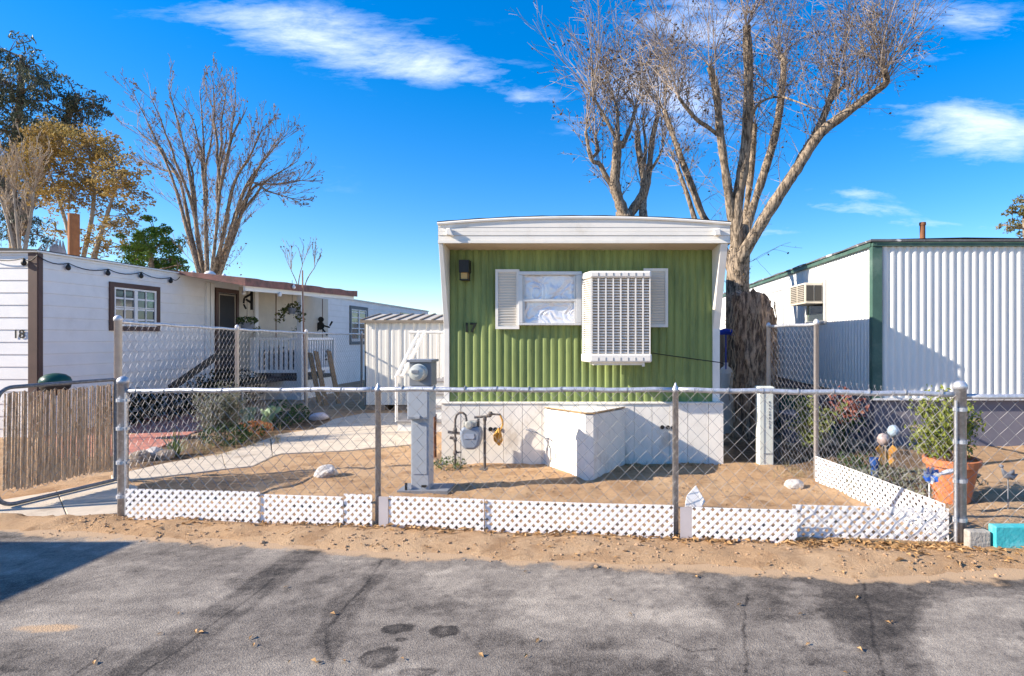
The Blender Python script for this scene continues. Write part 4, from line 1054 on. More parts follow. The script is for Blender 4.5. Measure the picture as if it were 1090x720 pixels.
# fence towards the right home: low by the street, tall further back
rf = thing("chain_link_fence", (2.5, 6.3, 0), "chain-link fence dividing the yard from the potted shrub, low then tall beside the stump", "fence", "chain-link fences")
R0 = D_ + Vector((-.01,.06,0)); R1 = Vector((2.43,6.37,0)); R2 = Vector((2.21,7.45,0)); R3 = Vector((1.75,9.9,0))
mb = MB(); chain(mb, R0, R1, .03, 1.14, 1.12, pitch=.09, r=.0018); mb.build("mesh", wirel, rf, fix=False)
mb = MB(); chain(mb, R1, R2, .03, 1.75, 1.75, pitch=.09, r=.0016); mb.build("mesh", wirel, rf, fix=False)
mb = MB(); mb.tube(wob(up(R1,1.755),up(R2,1.755),6),.019,8); mb.build("top_rail", galv, rf, smooth=True)
ppm = mat("pale_post",(0.62,0.61,0.62))
for v, h, r in ((R1,1.80,.028),(R2,1.79,.026)):
    m = MB(); post(m, v.x, v.y, h, r); m.build("post", ppm, rf, smooth=True)
# the open slatted gate
ga = thing("slatted_gate", (-5.45, 5.7, 0), "open chain-link gate woven with brown slats at the left of the yard", "gate")
g0 = Vector((-5.57,5.20,0)); g1 = Vector((-5.36,6.22,0)); gd = (g1-g0).normalized(); gl = (g1-g0).length
def gq(s,h): return g0 + gd*s + Vector((0,0,h))
fr_pts = []
def arc(cs,ch,r,a0,a1):
    for i in range(7):
        a = math.radians(a0+(a1-a0)*i/6); fr_pts.append(gq(cs+r*math.cos(a), ch+r*math.sin(a)))
rr = .13; Hb, Ht = .035, 1.145
arc(rr,Hb+rr,rr,270,180); arc(rr,Ht-rr,rr,180,90); arc(gl-.03,Ht-.03,.03,90,0); arc(gl-.03,Hb+.03,.03,0,-90); fr_pts.append(fr_pts[0])
fr_pts = [p_+Vector((.006*math.sin(p_.y*7),0,-.018*math.sin(math.pi*(p_-g0).dot(gd)/gl)*(p_.z>.6))) for p_ in fr_pts]
MB().tube(fr_pts,.019,8,cap=False).build("frame", mat("dull_steel",(0.17,0.175,0.19),.55,.35,30,.3,90,metal=.4), ga, smooth=True)
nrm = Vector((gd.y,-gd.x,0))
mb = MB(); chain(mb, g0+gd*.03+nrm*.012, g1-gd*.03+nrm*.012, .14, 1.10, 1.10, pitch=.085, r=.0022, top=False); mb.build("mesh", wire, ga, fix=False)
slatm = mat("brown_slat", (0.43,0.275,0.165), 0.8, 0.35, 9, 0.6, 60, col2=(0.64,0.46,0.30), mask_scale=7, mask=(.44,.60), stretch=(1,14,1))
mb = MB(); s = .04
while s < gl-.03:
    lean = U(-.012,.012); top = 1.105-U(0,.025)-.018*math.sin(math.pi*s/gl); bot = .14+.03*rnd()+.02*(s/gl)
    if s < .13: bot += .03
    a = gq(s,bot); b = gq(s+lean+.012,top); mb.beam(a+nrm*U(-.006,.004),b+nrm*U(-.006,.004),.004,.0122*U(.8,1.1),gd); s += .0128
mb.build("slats", slatm, ga)
m = MB(); post(m, -5.74, 5.14, 1.22, .036); hinge_post = m.build("post", galv, None); recenter(hinge_post,(-5.74,5.14,0)); hinge_post.name = "gate_post"; tag(hinge_post, "round galvanised gate post just outside the slatted gate", "post")

# ================================================================ white lattice strips along the fence foot
latm = mat("white_lattice", (0.80,0.78,0.77), 0.6, 0.05, 6, 0.05, 30, col2=(0.54,0.46,0.38), mask_scale=5, mask=(.56,.76))
def lattice(mb, a, b, h0, h1, pitch=.072, w=.0255, th=.004):
    a = Vector(a); b = Vector(b); d = b-a; L_ = d.length; d.normalize(); n = Vector((d.y,-d.x,0)); hh = h1-h0
    def clip(pl):
        for ax, lim, sg in ((0,0.0,1),(0,L_,-1),(1,0.0,1),(1,hh,-1)):
            out = []
            for i in range(len(pl)):
                p, q = pl[i], pl[(i+1) % len(pl)]; ip = sg*(p[ax]-lim) >= 0; iq = sg*(q[ax]-lim) >= 0
                if ip: out.append(p)
                if ip != iq:
                    t = (lim-p[ax])/(q[ax]-p[ax]); out.append((p[0]+(q[0]-p[0])*t, p[1]+(q[1]-p[1])*t))
            pl = out
            if len(pl) < 3: return []
        return pl
    hw = w*.7071; k = int((L_+hh*2)/pitch)+3
    for sgn, off in ((1,.0009),(-1,-.0009)):
        for i in range(k):
            c = -hh - pitch + i*pitch + (0 if sgn > 0 else pitch*.37)
            c += U(-.0028,.0028)
            q = [(c-hw,0),(c+hw,0),(c+hw+hh,hh),(c-hw+hh,hh)] if sgn > 0 else [(c-hw+hh,0),(c+hw+hh,0),(c+hw,hh),(c-hw,hh)]
            q = clip(q)
            if len(q) < 3: continue
            wv = lambda s_: .006*math.sin(s_*3.1+a.x)
            mb.prism([a + d*s_ + Vector((0,0,h0+t_)) + n*(off+wv(s_)) for s_, t_ in q], n*th)
    return mb
def lat(px0, px1, h0, h1, lab, tilt=0.0, board=None, dy=-.062):
    a = fp(px0)+Vector((0,dy,0)); b = fp(px1)+Vector((0,dy,0)); c = (a+b)/2
    t = thing("lattice_panel", c, lab, "lattice panel", "white lattice strips along the fence")
    mb = MB(); lattice(mb, a+Vector((0,tilt,0)), b, h0, h1); mb.build("slats", latm, t, fix=False)
    if board:
        p = fp(board[0])+Vector((0,dy+.004,0)); q = fp(board[1])+Vector((0,dy+.004,0)); m = MB(); m.beam(up(p,(h0+h1)/2),up(q,(h0+h1)/2),.008,h1-h0-.01); m.build("end_board", mat("lavender_board",(0.44,0.40,0.41),.7,.08,6), t)
    return t
lat(141,281,-.02,.285,"leftmost white lattice strip, beside the gate opening post")
lat(281.3,368.6,-.02,.262,"white lattice strip in front of the pale rock near the walkway", .012)
lat(369,399,-.02,.285,"shortest white lattice strip, just left of the second fence post", .008)
lat(416.5,517,-.02,.276,"white lattice strip in front of the grey meter post", .006, (406.2,416))
lat(517.5,716,-.02,.266,"longest white lattice strip, in front of the tongue cover", .012)
lat(735.2,845.4,-.02,.255,"white lattice strip below the torn white scrap, right of the third post", .008, (723,735))
lat(845.6,1014,-.02,.265,"rightmost white lattice strip along the street, ending at the thick post", .01, None, .045)
a = Vector((2.735,4.47,0)); b = Vector((2.395,6.28,0))
t = thing("lattice_panel", (a+b)/2, "white lattice strip running back from the street below the side fence", "lattice panel", "white lattice strips along the fence")
mb = MB(); lattice(mb, b, a, .0, .285); mb.build("slats", latm, t, fix=False)
m = MB(); q = P(740,527,4.62); m.prism([P(729,540,4.64),P(747,540,4.64),P(751,534,4.64),P(741,517,4.67),P(731,528,4.65)], (0,.012,0))
solo(m, "torn_panel_scrap", latm, P(739,540,4.64), "torn pointed scrap of white panel standing behind the lattice", "scrap", bevel=.003)

# ================================================================ meters and posts
pd = thing("meter_pedestal", (-1.89, 5.85, 0), "tall grey electric meter pedestal with round glass meter behind the fence", "meter pedestal")
y0 = 5.85; mb = MB(); mb.box(X(437.5,y0),X(456.5,y0),y0,y0+.17,-.05,H(446,y0)-.002); mb.build("column", grey, pd, bevel=.006)
mb = MB(); mb.box(X(435,y0),X(458,y0),y0-.045,y0+.20,H(446,y0),H(411.5,y0)); bx = mb.build("breaker_box", grey, pd, bevel=.006)
mb = MB(); mb.box(X(439.5,y0),X(454.5,y0),y0-.006,y0-.001,H(505,y0),H(451,y0)); mb.build("cover_plate", grey, pd, bevel=.002)
MB().tube([(X(436,y0),y0+.1,-.03),(X(436,y0),y0+.1,H(447,y0))],.018,8).build("conduit", greyd, pd)
mb = MB(); mb.box(X(436.5,y0),X(456.5,y0),y0-.051,y0-.046,H(444,y0),H(415,y0)); mb.box(X(444,y0),X(449,y0),y0-.064,y0-.052,H(445,y0),H(442,y0)); mb.build("box_door", grey, bx, bevel=.002)
mb = MB(); mb.box(X(435.5,y0),X(459,y0),y0+.0,y0+.2,H(411,y0),H(386,y0)); mb.build("meter_socket", greyd, pd, bevel=.006)
mb = MB(); mb.box(X(433.5,y0),X(460.5,y0),y0-.03,y0+.22,H(385.8,y0),H(383,y0)); mb.build("cap", greyd, pd, bevel=.003)
c = P(446.5,396.5,y0-.001); r = .080
mt = MB().lathe([(r*1.12,0),(r*1.12,.03),(r,.035),(r,.09),(r*.92,.11),(r*.5,.122),(.001,.124)], c, 26, (0,-1,0)); mo = mt.build("meter", mat("meter_face",(0.50,0.51,0.46),.18,.05,6,spec=.6), pd, smooth=False)
mb = MB(); mb.box(c.x-.04,c.x+.03,c.y-.131,c.y-.118,c.z+.0,c.z+.028); mb.build("dial", greyd, mo)
mb = MB(); mb.box(X(424,y0),X(478,y0),y0-.05,y0+.26,-.05,.028); mb.build("base_plate", greyd, pd, bevel=.004)
MB().box(X(432,y0),X(434,y0),y0-.03,y0-.01,.02,.10).build("bolt", black, pd); MB().box(X(449,y0),X(454,y0),y0-.018,y0-.002,.055,.075).build("latch", black, pd)
MB_ = MB().tube([P(463,487,6.9),P(462.5,460,6.9),P(463,441,6.9)],.022,8); solo(MB_, "rusty_pipe_stub", rust, P(463,497,6.9), "short rusty upright pipe beside the grey meter pedestal", "pipe")

gm = thing("gas_meter", (-1.5, 6.85, 0), "grey-blue gas meter with arched dark pipework in front of the white skirting", "gas meter")
d = 6.9
def pp_(*l): return [P(a,b,d) for a,b in l]
mb = MB(); mb.tube(pp_((484.5,499),(484.5,462),(484.5,447),(486,442),(489,439.5),(492.5,439.5),(495.5,442),(496.5,447),(496.5,455)),.014,8)
mb.tube(pp_((509,456),(509,446)),.014,8); mb.tube(pp_((505,444.5),(523,443)),.015,8); mb.tube(pp_((516,444),(516,500)),.017,8)
mb.tube(pp_((516,444),(522,441),(533,441.5)),.012,8); mb.lathe([(.07,0),(.07,.012)], P(516,500,d), 14)
for (a,b) in ((484.5,468),(484.5,458),(484.5,482),(516,446)): mb.lathe([(.022,-.025),(.026,0),(.022,.025)], P(a,b,d), 10)
mb.beam(P(477,460,d),P(490,461.5,d),.03,.03); mb.beam(P(479,466,d),P(484,467,d),.03,.03); mb.beam(P(484,482,d),P(491,481.5,d),.02,.02)
mb.lathe([(.025,-.025),(.032,0),(.02,.025)], P(522,440.5,d), 10); mb.build("pipework", pipe, gm)
c = P(502,466,d)
prof = [(-.125,.0),(-.13,.07),(-.10,.14),(.10,.14),(.13,.07),(.125,0),(.10,-.09),(.06,-.135),(-.06,-.135),(-.10,-.09)]
mb = MB(); mb.prism([(c.x+a,c.y-.085,c.z+b) for a,b in prof],(0,.17,0)); mb.build("case", mat("meter_case",(0.235,0.275,0.34),.45,.08,8), gm, bevel=.03)
mb = MB(); mb.box(c.x-.09,c.x+.07,c.y-.07,c.y+.07,c.z+.142,c.z+.20); mb.lathe([(.05,0),(.05,.03),(.03,.035)], c+Vector((-.01,-.072,.17)), 14, (0,-1,0)); mb.build("index_head", mat("index_grey",(0.42,0.42,0.38),.5), gm, bevel=.008)
mb = MB(); mb.box(c.x-.07,c.x+.05,c.y-.092,c.y-.086,c.z-.0,c.z+.06); mb.build("name_plate", mat("plate_blue",(0.33,0.38,0.47),.4), gm)
orange = mat("orange_rope", (0.62,0.33,0.07), .7, .2, 12)
mb = MB(); mb.tube([P(532,441,7.05),P(534.5,447,7.06),P(535,452,7.07),P(533,458,7.07)],.012,6)
for k in range(5):
    x = 525.5+k*2.0; mb.tube([P(531,456,7.07),P(x,464,7.06-.02*(k%2)),P(x+1,472-abs(k-2)*1.5,7.06),P(531.5,474,7.08)],.012,6)
solo(mb, "rope_hank", orange, P(531,475,7.07), "orange rope hank hanging from the gas pipe on the white skirting", "rope")
pc = thing("utility_pedestal", (2.08, 7.1, 0), "square pale green-white utility post beside the tree stump", "utility post")
pale = mat("pale_post_green", (0.66,0.69,0.62), .6, .05, 4, col2=(.55,.55,.48), mask_scale=4)
mb = MB(); mb.box(X(808.5,7.1),X(823.5,7.1),7.1,7.27,-.05,.93); mb.build("body", pale, pc, bevel=.008)
mb = MB(); mb.box(X(807.5,7.1),X(824.5,7.1),7.085,7.285,.935,.985); mb.build("cap", pale, pc, bevel=.012)
mb = MB(); zz = .78
for i in range(9):
    mb.box(X(818.3,7.1),X(819.8,7.1),7.0955,7.0985,zz,zz+U(.015,.03)); zz -= .04
mb.box(X(813,7.1),X(823.5,7.1),7.094,7.098,.14,.147); mb.build("marking", greyd, pc)
MB().box(X(813,7.1)-.002,X(813,7.1)+.002,7.094,7.098,.02,.92).build("seam", greyd, pc)
# ================================================================ rocks, blocks, litter
for px, py, rx, ry, rz, sd, lab, m_ in ((347,508,.125,.10,.085,3,"pale rough rock lying on bare dirt left of the second post",stone),
        (845,520,.095,.08,.06,7,"small white smooth rock on the dirt right of the torn scrap",stone),
        (163,489,.12,.10,.10,11,"pale rock at the corner of the brick patio",stone),
        (149,492,.13,.10,.09,12,"brown rock at the left end of the planting bed",stoneb),
        (176,489,.10,.10,.08,13,"dark brown rock beside the spiky aloe",stoneb),
        (957,477,.11,.09,.06,17,"flat pale stone behind the garden ornaments",stone)):
    c = G(px, py); solo(rock(c+Vector((0,0,rz*.6)), rx, ry, rz, sd), "rock", m_, c, lab, "rock", "loose rocks in the yards", smooth=False)
c = Vector((X(339,11.0),11.0,0)); solo(rock(c+Vector((0,0,.06)), .17,.11,.085, 21, amp=.2), "filled_sack", mat("lavender_sack",(0.55,0.50,0.53),.7,.1,6), c, "pale lumpy sack lying at the edge of the walkway below the planks", "sack", smooth=True)
mb = MB(); c = Vector((X(1044,4.21),4.21,0)); mb.box(c.x-.085,c.x+.08,c.y,c.y+.075,-.05,.155); solo(mb, "concrete_block", mat("rough_block",(0.36,0.33,0.29),.95,.2,9,1.0,40), c, "rough grey concrete block right of the thick fence post", "block", "blocks along the fence foot", bevel=.012)
yb = 4.19; mb = MB(); mb.box(X(1060,yb),X(1060,yb)+.38,yb,yb+.085,-.05,H(561,yb)); solo(mb, "painted_block", mat("turquoise_paint",(0.05,0.42,0.46),.6,.12,7,.4,40,col2=(.16,.55,.58),mask_scale=9), (X(1070,yb),yb+.08,0), "turquoise painted block at the right end of the fence foot", "block", "blocks along the fence foot", bevel=.008)
# dry leaves, clods and pebbles
dry = leafmat("dry_leaf", [(0.16,0.085,0.04),(0.40,0.235,0.10),(0.56,0.37,0.19)], 30, .8, .1)
mb = MB()
def gz(x, y): return float(gh(np.array([x]), np.array([y]))[0]) if True else 0
def flatleaf(x, y, z, s):
    a = U(0,6.28); d = Vector((math.cos(a),math.sin(a),U(-.25,.25))); n = Vector((-math.sin(a),math.cos(a),U(-.3,.3))); p = Vector((x,y,z+.008))
    w = s*U(.3,.5); k = Vector((0,0,s*U(.1,.35)))
    mb.add([p-d*s*.5, p+n*w*.5+k, p+d*s*.5, p-n*w*.5+k*.6, p+Vector((0,0,.002))], [(0,1,4),(1,2,4),(2,3,4),(3,0,4)])
pts = []
for _ in range(3400):
    x = U(-4.1,4.2); t = (x+4.1)/8.3
    if rnd() > .10 + .9*t**1.6*(0.35+.65*vnoise(np.array([x*2.2]),np.array([0.3]),5)[0]): continue
    y = zf(x) - .02 - abs(random.gauss(0,.08+.10*(x>2))); pts.append((x,y,U(.03,.085)))
for _ in range(170):
    x = U(-4.5,4.2); y = U(ze(x)+.05, zf(x)); pts.append((float(x),float(y),U(.02,.05)))
for _ in range(420):
    x = U(-3.6,3); y = U(5,7.1); pts.append((x,y,U(.02,.045)))
for _ in range(120):
    x = U(.3,1.5); y = 7.1-abs(random.gauss(0,.15)); pts.append((x,y,U(.03,.06)))
for x, y, s in pts: flatleaf(x, y, max(gz(x,y),0), s)
for px, py in ((208,674),(213,674.5),(170,676),(304,626),(354,655),(366,705),(334,706),(339,707),(308,706),(267,680),(270,688),(100,707),(190,654),(428,703),(512,699),(671,655),(650,640),(787,645),(820,650),(852,655),(912,637),(950,663),(945,664),(900,718),(915,693),(860,687),(559,610),(741,615),(805,614),(806,612),(572,683),(560,700)):
    c = G(px,py); flatleaf(c.x,c.y,.0,U(.025,.05))
tag(mb.build("leaf_litter", dry, fix=False), kind='stuff')
mb = MB()
for _ in range(900):
    x = U(-4.6,4.2); 
    y = U(float(ze(x))-.06, zf(x)+.0) if rnd()<.62 else U(4.7,7.1)
    s = U(.004,.011)*(1.8 if rnd()<.05 else 1); z = max(gz(x,y),-.002)
    q = rock((x,y,z+s*.4), s*U(.8,1.5), s*U(.8,1.3), s*.8, int(U(1,90)), 1, .4); mb.add(q.v,q.f)
tag(mb.build("dirt_clods", mat("clod",(0.38,0.25,0.15),.95,.3,9), fix=False), kind='stuff')

# ================================================================ planting
def blades(mb, c, n, L0, L1, w, spread, bend=.5):
    c = Vector(c)
    for _ in range(n):
        a = U(0,6.28); t = U(0,spread); L_ = U(L0,L1); d = Vector((math.cos(a)*math.sin(t),math.sin(a)*math.sin(t),math.cos(t))); sd = Vector((-math.sin(a),math.cos(a),0))
        p = c+Vector((U(-.03,.03),U(-.03,.03),0)); vs = []; k = 4
        for i in range(k+1):
            f = i/k; q = p + d*L_*f - Vector((0,0,1))*bend*L_*f*f*math.sin(t) + Vector((0,0,.0)); ww = w*(1-f*.92)
            vs += [q-sd*ww/2, q+sd*ww/2]
        mb.add(vs, [(2*i,2*i+1,2*i+3,2*i+2) for i in range(k)])
def twigbush(name, c, lab, cat, h, spr, n, lm, tm, ls, nl, group=None):
    t = thing(name, c, lab, cat, group); m = MB(); lv = []
    cfg = dict(seg=.08, wig=.16, trop=.05, kids=[4,5], ang=(18,50), lr=(.4,.7), rmin=.0022, nl=nl)
    for _ in range(n):
        a = U(0,6.28); th = U(0,spr); branch(m, Vector(c)+Vector((U(-.06,.06),U(-.06,.06),0)), Vector((math.cos(a)*math.sin(th),math.sin(a)*math.sin(th),math.cos(th))), h*U(.6,1.0), .006, 2, cfg, lv)
    m.build("stems", tm, t, fix=False); m = MB()
    for p in lv: leaf(m, p, ls*U(.6,1.3), (0,0,.3), .45)
    m.build("leaves", lm, t, fix=False); return t
sage = leafmat("sage_leaf", [(0.10,0.115,0.075),(0.20,0.215,0.15),(0.33,0.33,0.25)], 7)
twigd = mat("dry_twig",(0.24,0.185,0.13),.9,.3,9)
c = Vector((X(236,8.6),8.6,0)); twigbush("sagebrush", c, "tall feathery grey-green sagebrush in front of the porch steps", "shrub", .74, .5, 30, sage, twigd, .045, 5)
green_d = leafmat("deep_leaf", [(0.02,0.04,0.015),(0.045,0.085,0.03),(0.10,0.16,0.06)], 8)
c = Vector((X(238,8.5),8.5,0)); m = MB(); clump(m, c+Vector((.1,-.1,.16)), .34, 420, .055, .5, flat=.5); solo(m, "ground_shrub", green_d, c, "low dark green shrub growing at the foot of the sagebrush", "shrub", fix=False)
aloe = leafmat("aloe_leaf", [(0.09,0.12,0.045),(0.15,0.20,0.07),(0.27,0.30,0.13)], 6)
c = G(187,486); m = MB(); blades(m, c, 34, .26, .42, .035, .95, .35); solo(m, "spiky_aloe", aloe, c, "spiky green aloe behind the corner rocks", "plant", fix=False)
c = G(273,482); c = Vector((X(275,9.8),9.8,0)); m = MB()
def pad_(p, d, r, lvl):
    yaw = U(0,3.14); e = rock((0,0,0), r*.82, r*.16, r*1.15, int(U(1,99)), 2, .12); M = Matrix.Translation(p+d*r*1.0) @ Vector((0,0,1)).rotation_difference(d).to_matrix().to_4x4() @ Matrix.Rotation(yaw,4,'Z')
    m.add([M @ Vector(v_) for v_ in e.v], e.f)
    for _ in range(14):
        t_ = U(0,6.28); o_ = M @ Vector((r*.8*math.cos(t_), U(-.16,.16)*r, r*1.1*math.sin(t_))); m.tube([o_, o_+Vector((U(-.02,.02),U(-.02,.02),U(0,.025)))], .0016, 3)
    if lvl:
        for _ in range(2 if rnd() < .7 else 3):
            nd_ = (d + Vector((U(-.9,.9),U(-.6,.6),U(0,.5)))).normalized(); pad_(p+d*r*1.95, nd_, r*U(.75,.95), lvl-1)
for k in range(5): pad_(c+Vector((U(-.2,.2),U(-.12,.12),-.02)), Vector((U(-.5,.5),U(-.3,.3),1)).normalized(), U(.075,.095), 2)
solo(m, "prickly_pear", leafmat("cactus_pad",[(0.13,0.20,0.11),(0.20,0.29,0.17),(0.27,0.36,0.22)],6,.6,.05), c, "pale green prickly pear cactus with rounded pads", "cactus", smooth=True, fix=False)
c = Vector((X(270,9.2),9.2,0)); m = MB(); clump(m, c+Vector((0,0,.12)), .30, 260, .07, .3, (0,0,1), .42); solo(m, "reddish_succulent", leafmat("red_succ",[(0.30,0.11,0.05),(0.42,0.17,0.07),(0.30,0.22,0.08)],9), c, "low orange-red succulent in the planting bed", "plant", fix=False)
for px, d, h, r, n, lab, ls in ((300,10.2,.27,.28,320,"dark bushy shrub in front of the porch skirting, near the sack",.06),(317,10.6,.2,.2,170,"smaller dark shrub right of its bushy neighbour by the porch skirting",.07),(264,9.0,.14,.24,170,"low green plant below the prickly pear",.06)):
    c = Vector((X(px,d),d,0)); m = MB(); clump(m, c+Vector((0,0,h*.8)), r, n, ls, .5, flat=h/r); solo(m, "bed_shrub", green_d, c, lab, "shrub", "shrubs in the planting bed", fix=False)
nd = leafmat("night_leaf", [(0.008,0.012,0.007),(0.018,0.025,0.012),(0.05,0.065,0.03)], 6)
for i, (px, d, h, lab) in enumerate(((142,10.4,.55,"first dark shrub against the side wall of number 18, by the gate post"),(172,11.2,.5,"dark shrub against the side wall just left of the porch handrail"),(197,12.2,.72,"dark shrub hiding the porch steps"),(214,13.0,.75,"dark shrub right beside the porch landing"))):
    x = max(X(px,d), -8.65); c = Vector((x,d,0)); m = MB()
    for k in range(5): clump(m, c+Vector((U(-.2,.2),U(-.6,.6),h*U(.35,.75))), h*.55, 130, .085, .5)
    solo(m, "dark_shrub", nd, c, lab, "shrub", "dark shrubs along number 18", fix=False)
# dry weeds in the bed and yard
m = MB()
for _ in range(90):
    px, py = U(205,300), U(470,490); c = G(px, py - (px-205)*.2 + U(-3,3)); blades(m, c, 7, .06, .2, .008, 1.1, .4)
for _ in range(26):
    px, py = U(395,470), U(470,486); c = G(px,py); blades(m, c, 6, .03, .09, .006, 1.3, .4)
for _ in range(60):
    px, py = U(825,900), U(488,510); c = G(px,py); blades(m, c, 6, .04, .12, .007, 1.2, .4)
for _ in range(30):
    x = U(.3,1.3); blades(m, (x, 7.05-abs(random.gauss(0,.1)), 0), 6, .04, .12, .007, 1.2, .4)
for _ in range(34):
    t = rnd(); c = Vector((2.6,4.4,0)).lerp(Vector((1.4,4.5,0)),t*t); c.y = zf(c.x)-.03; blades(m, c, 5, .03, .07, .007, 1.2, .4)
tag(m.build("dry_weeds", leafmat("weed_blade",[(0.16,0.17,0.07),(0.30,0.24,0.13),(0.42,0.33,0.2)],5), fix=False), kind='stuff')
c = Vector((X(479,6.95),6.95,0)); m = MB(); clump(m, c+Vector((0,0,.05)), .2, 240, .035, .5, flat=.4); solo(m, "weed_patch", leafmat("weed_green",[(0.05,0.09,0.02),(0.10,0.15,0.04),(0.16,0.2,0.07)],9), c, "small green weed patch at the left foot of the gas pipe", "weed", fix=False)
# terracotta pot and shrub
yp = 5.55; c = Vector((X(1013,yp),yp,0)); tp = thing("potted_shrub", c, "yellow-green bushy shrub in a large terracotta pot behind the thick fence post", "potted plant")
pot = MB().lathe([(.155,0),(.16,.02),(.225,.36),(.25,.36),(.255,.42),(.235,.425),(.225,.39),(.02,.385)], c, 28); pot.build("pot", terra, tp, smooth=False)
m = MB(); lv = []; cfg = dict(seg=.07, wig=.14, trop=.04, kids=[4,4], ang=(20,50), lr=(.45,.7), rmin=.003, nl=8)
for _ in range(17):
    a = U(0,6.28); th = U(0,.8); branch(m, c+Vector((U(-.07,.07),U(-.07,.07),.38)), Vector((math.cos(a)*math.sin(th)-.22,math.sin(a)*math.sin(th),math.cos(th))), U(.3,.58), .008, 2, cfg, lv)
m.build("stems", twigd, tp, fix=False); m = MB()
for p in lv: leaf(m, p, U(.035,.065), (0,0,.5), .5)
m.build("leaves", leafmat("pot_leaf",[(0.10,0.14,0.025),(0.22,0.26,0.05),(0.36,0.36,0.09)],9,.55,.3), tp, fix=False)
pw = thing("pinwheel", (X(990,5.1),5.1,0), "blue and white foil pinwheel in front of the terracotta pot", "pinwheel")
hb = P(990.5,505.5,5.06); MB().tube([Vector((hb.x,hb.y+.02,0)), hb+Vector((0,.02,0))], .006, 6).build("stick", white, pw)
for col, off, nm in (((0.05,0.17,0.62),0,"blade"),((0.70,0.72,0.78),1,"blade")):
    m = MB()
    for k in range(4):
        a = math.radians(45*off+90*k+10); e = Vector((math.cos(a),0,math.sin(a))); s = Vector((-math.sin(a),0,math.cos(a)))
        m.add([hb, hb+e*.075+s*.0, hb+e*.064+s*.045+Vector((0,-.03,0)), hb+e*.02+s*.045+Vector((0,-.02,0))], [(0,1,2,3)]); m.add([hb+Vector((0,.003,0)), hb+e*.075+Vector((0,.003,0)), hb+e*.064+s*.045+Vector((0,-.027,0)), hb+e*.02+s*.045+Vector((0,-.017,0))], [(3,2,1,0)])
    m.build(nm, mat("foil_%s" % ("blue" if not off else "white"), col, .3, .1, 9, metal=.3), pw, fix=False)
m = MB(); rm = Vector((.14,0.0,-.05)); 
m.tube([hb+Vector((.06,0,0)), hb+Vector((.16,-.01,.03)), hb+Vector((.25,-.02,.06))], [.012,.025,.006], 6); m.build("streamer", mat("silver_streamer",(.72,.72,.76),.3,.1,6,metal=.4), pw)
def stake(name, px, py, d, lab, cat, builder, m_, grp="ornaments in the shrub bed"):
    c = P(px,py,d); t = thing(name, (c.x,d,0), lab, cat, grp); MB().tube([(c.x,d+.01,-.02),(c.x,d+.01,c.z)], .006, 5).build("stick", twigd, t)
    builder(c, t, m_); return t
def b_ball(c, t, m_): MB().lathe([(.001,-.068),(.036,-.058),(.062,-.024),(.064,.016),(.044,.052),(.016,.068),(.001,.07)], c, 16).build("globe", m_, t, smooth=True)
stake("glass_globe", 951, 459, 6.3, "pale blue-white glass globe on a stake, highest of the garden ornaments", "ornament", b_ball, mat("pale_glass",(0.36,0.46,0.56),.12,.12,9,spec=.8))
stake("glass_globe", 940, 468, 6.2, "pinkish clear globe on a stake left of the pale blue one", "ornament", b_ball, mat("pink_glass",(0.42,0.33,0.30),.15,.15,9,spec=.8))
def b_fly(c, t, m_):
    m = MB()
    for s in (-1,1):
        m.prism([c+Vector(v) for v in ((0,-.01,0),(s*.07,-.03,.10),(s*.12,-.035,.05),(s*.05,-.02,-.01),(s*.085,-.03,-.07),(s*.04,-.02,-.12))], (0,.006,0))
    m.build("wing", m_, t); MB().tube([c+Vector((0,-.012,-.1)), c+Vector((0,-.012,.09))], .012, 6).build("body", twigd, t)
stake("butterfly_stake", 942, 483, 6.1, "orange and yellow butterfly ornament on a stake below the globes", "ornament", b_fly, mat("butterfly_orange",(0.70,0.33,0.07),.5,.25,14,col2=(.75,.55,.2),mask_scale=12))
c = Vector((X(931,6.2),6.2,0)); m = MB().lathe([(.035,0),(.048,.035),(.056,.09),(.06,.10),(.05,.10)], c+Vector((0,0,.18)), 14); m.lathe([(.04,-.02),(.04,.18)], c, 10); solo(m, "blue_pot", mat("cobalt_glaze",(0.03,0.09,0.30),.25,.15,8), c, "small cobalt blue pot left of the butterfly ornament", "pot")
c = Vector((X(952,6.0),6.0,0)); m = MB()
for k in range(16): clump(m, c+Vector((U(-.55,.55),U(-.5,.35),U(.06,.16))), .17, 70, .05, .4, (0,0,.5), .7)
solo(m, "ground_cover", sage, c, "grey-green low sage mounds behind the slanting lattice strip", "ground cover", fix=False)["kind"] = "stuff"
c = Vector((X(908,6.7),6.7,0)); m = MB()
for k in range(8): clump(m, c+Vector((U(-.3,.3),U(-.4,.4),U(.06,.16))), .15, 60, .05, .4, (0,0,.5), .7)
solo(m, "ground_cover", green_d, c, "darker green low plants at the back end of the slanting lattice", "ground cover", fix=False)["kind"] = "stuff"
c = Vector((X(897,7.5),7.5,0)); t = thing("flowering_bush", c, "loose bush with dusty red flower heads beside the tall fence post", "bush"); m = MB(); m2 = MB()
for k in range(9):
    q = c+Vector((U(-.28,.28),U(-.2,.2),U(.35,.85))); clump(m2 if q.z>.55 else m, q, .15, 60, .06, .6); m.tube([c, c.lerp(q,.5)+Vector((0,0,.06)), q], .006, 4)
m.build("leaves", green_d, t, fix=False); m2.build("flowers", leafmat("dusty_red",[(0.20,0.06,0.05),(0.34,0.11,0.08),(0.30,0.2,0.12)],12), t, fix=False)
c = Vector((X(868,7.3),7.3,0)); twigbush("leafy_bush", c, "slim yellow-green bush just left of the tall fence post", "bush", .75, .35, 12, leafmat("lime_leaf",[(0.10,0.14,0.03),(0.20,0.24,0.06),(0.32,0.30,0.1)],8), twigd, .06, 5)
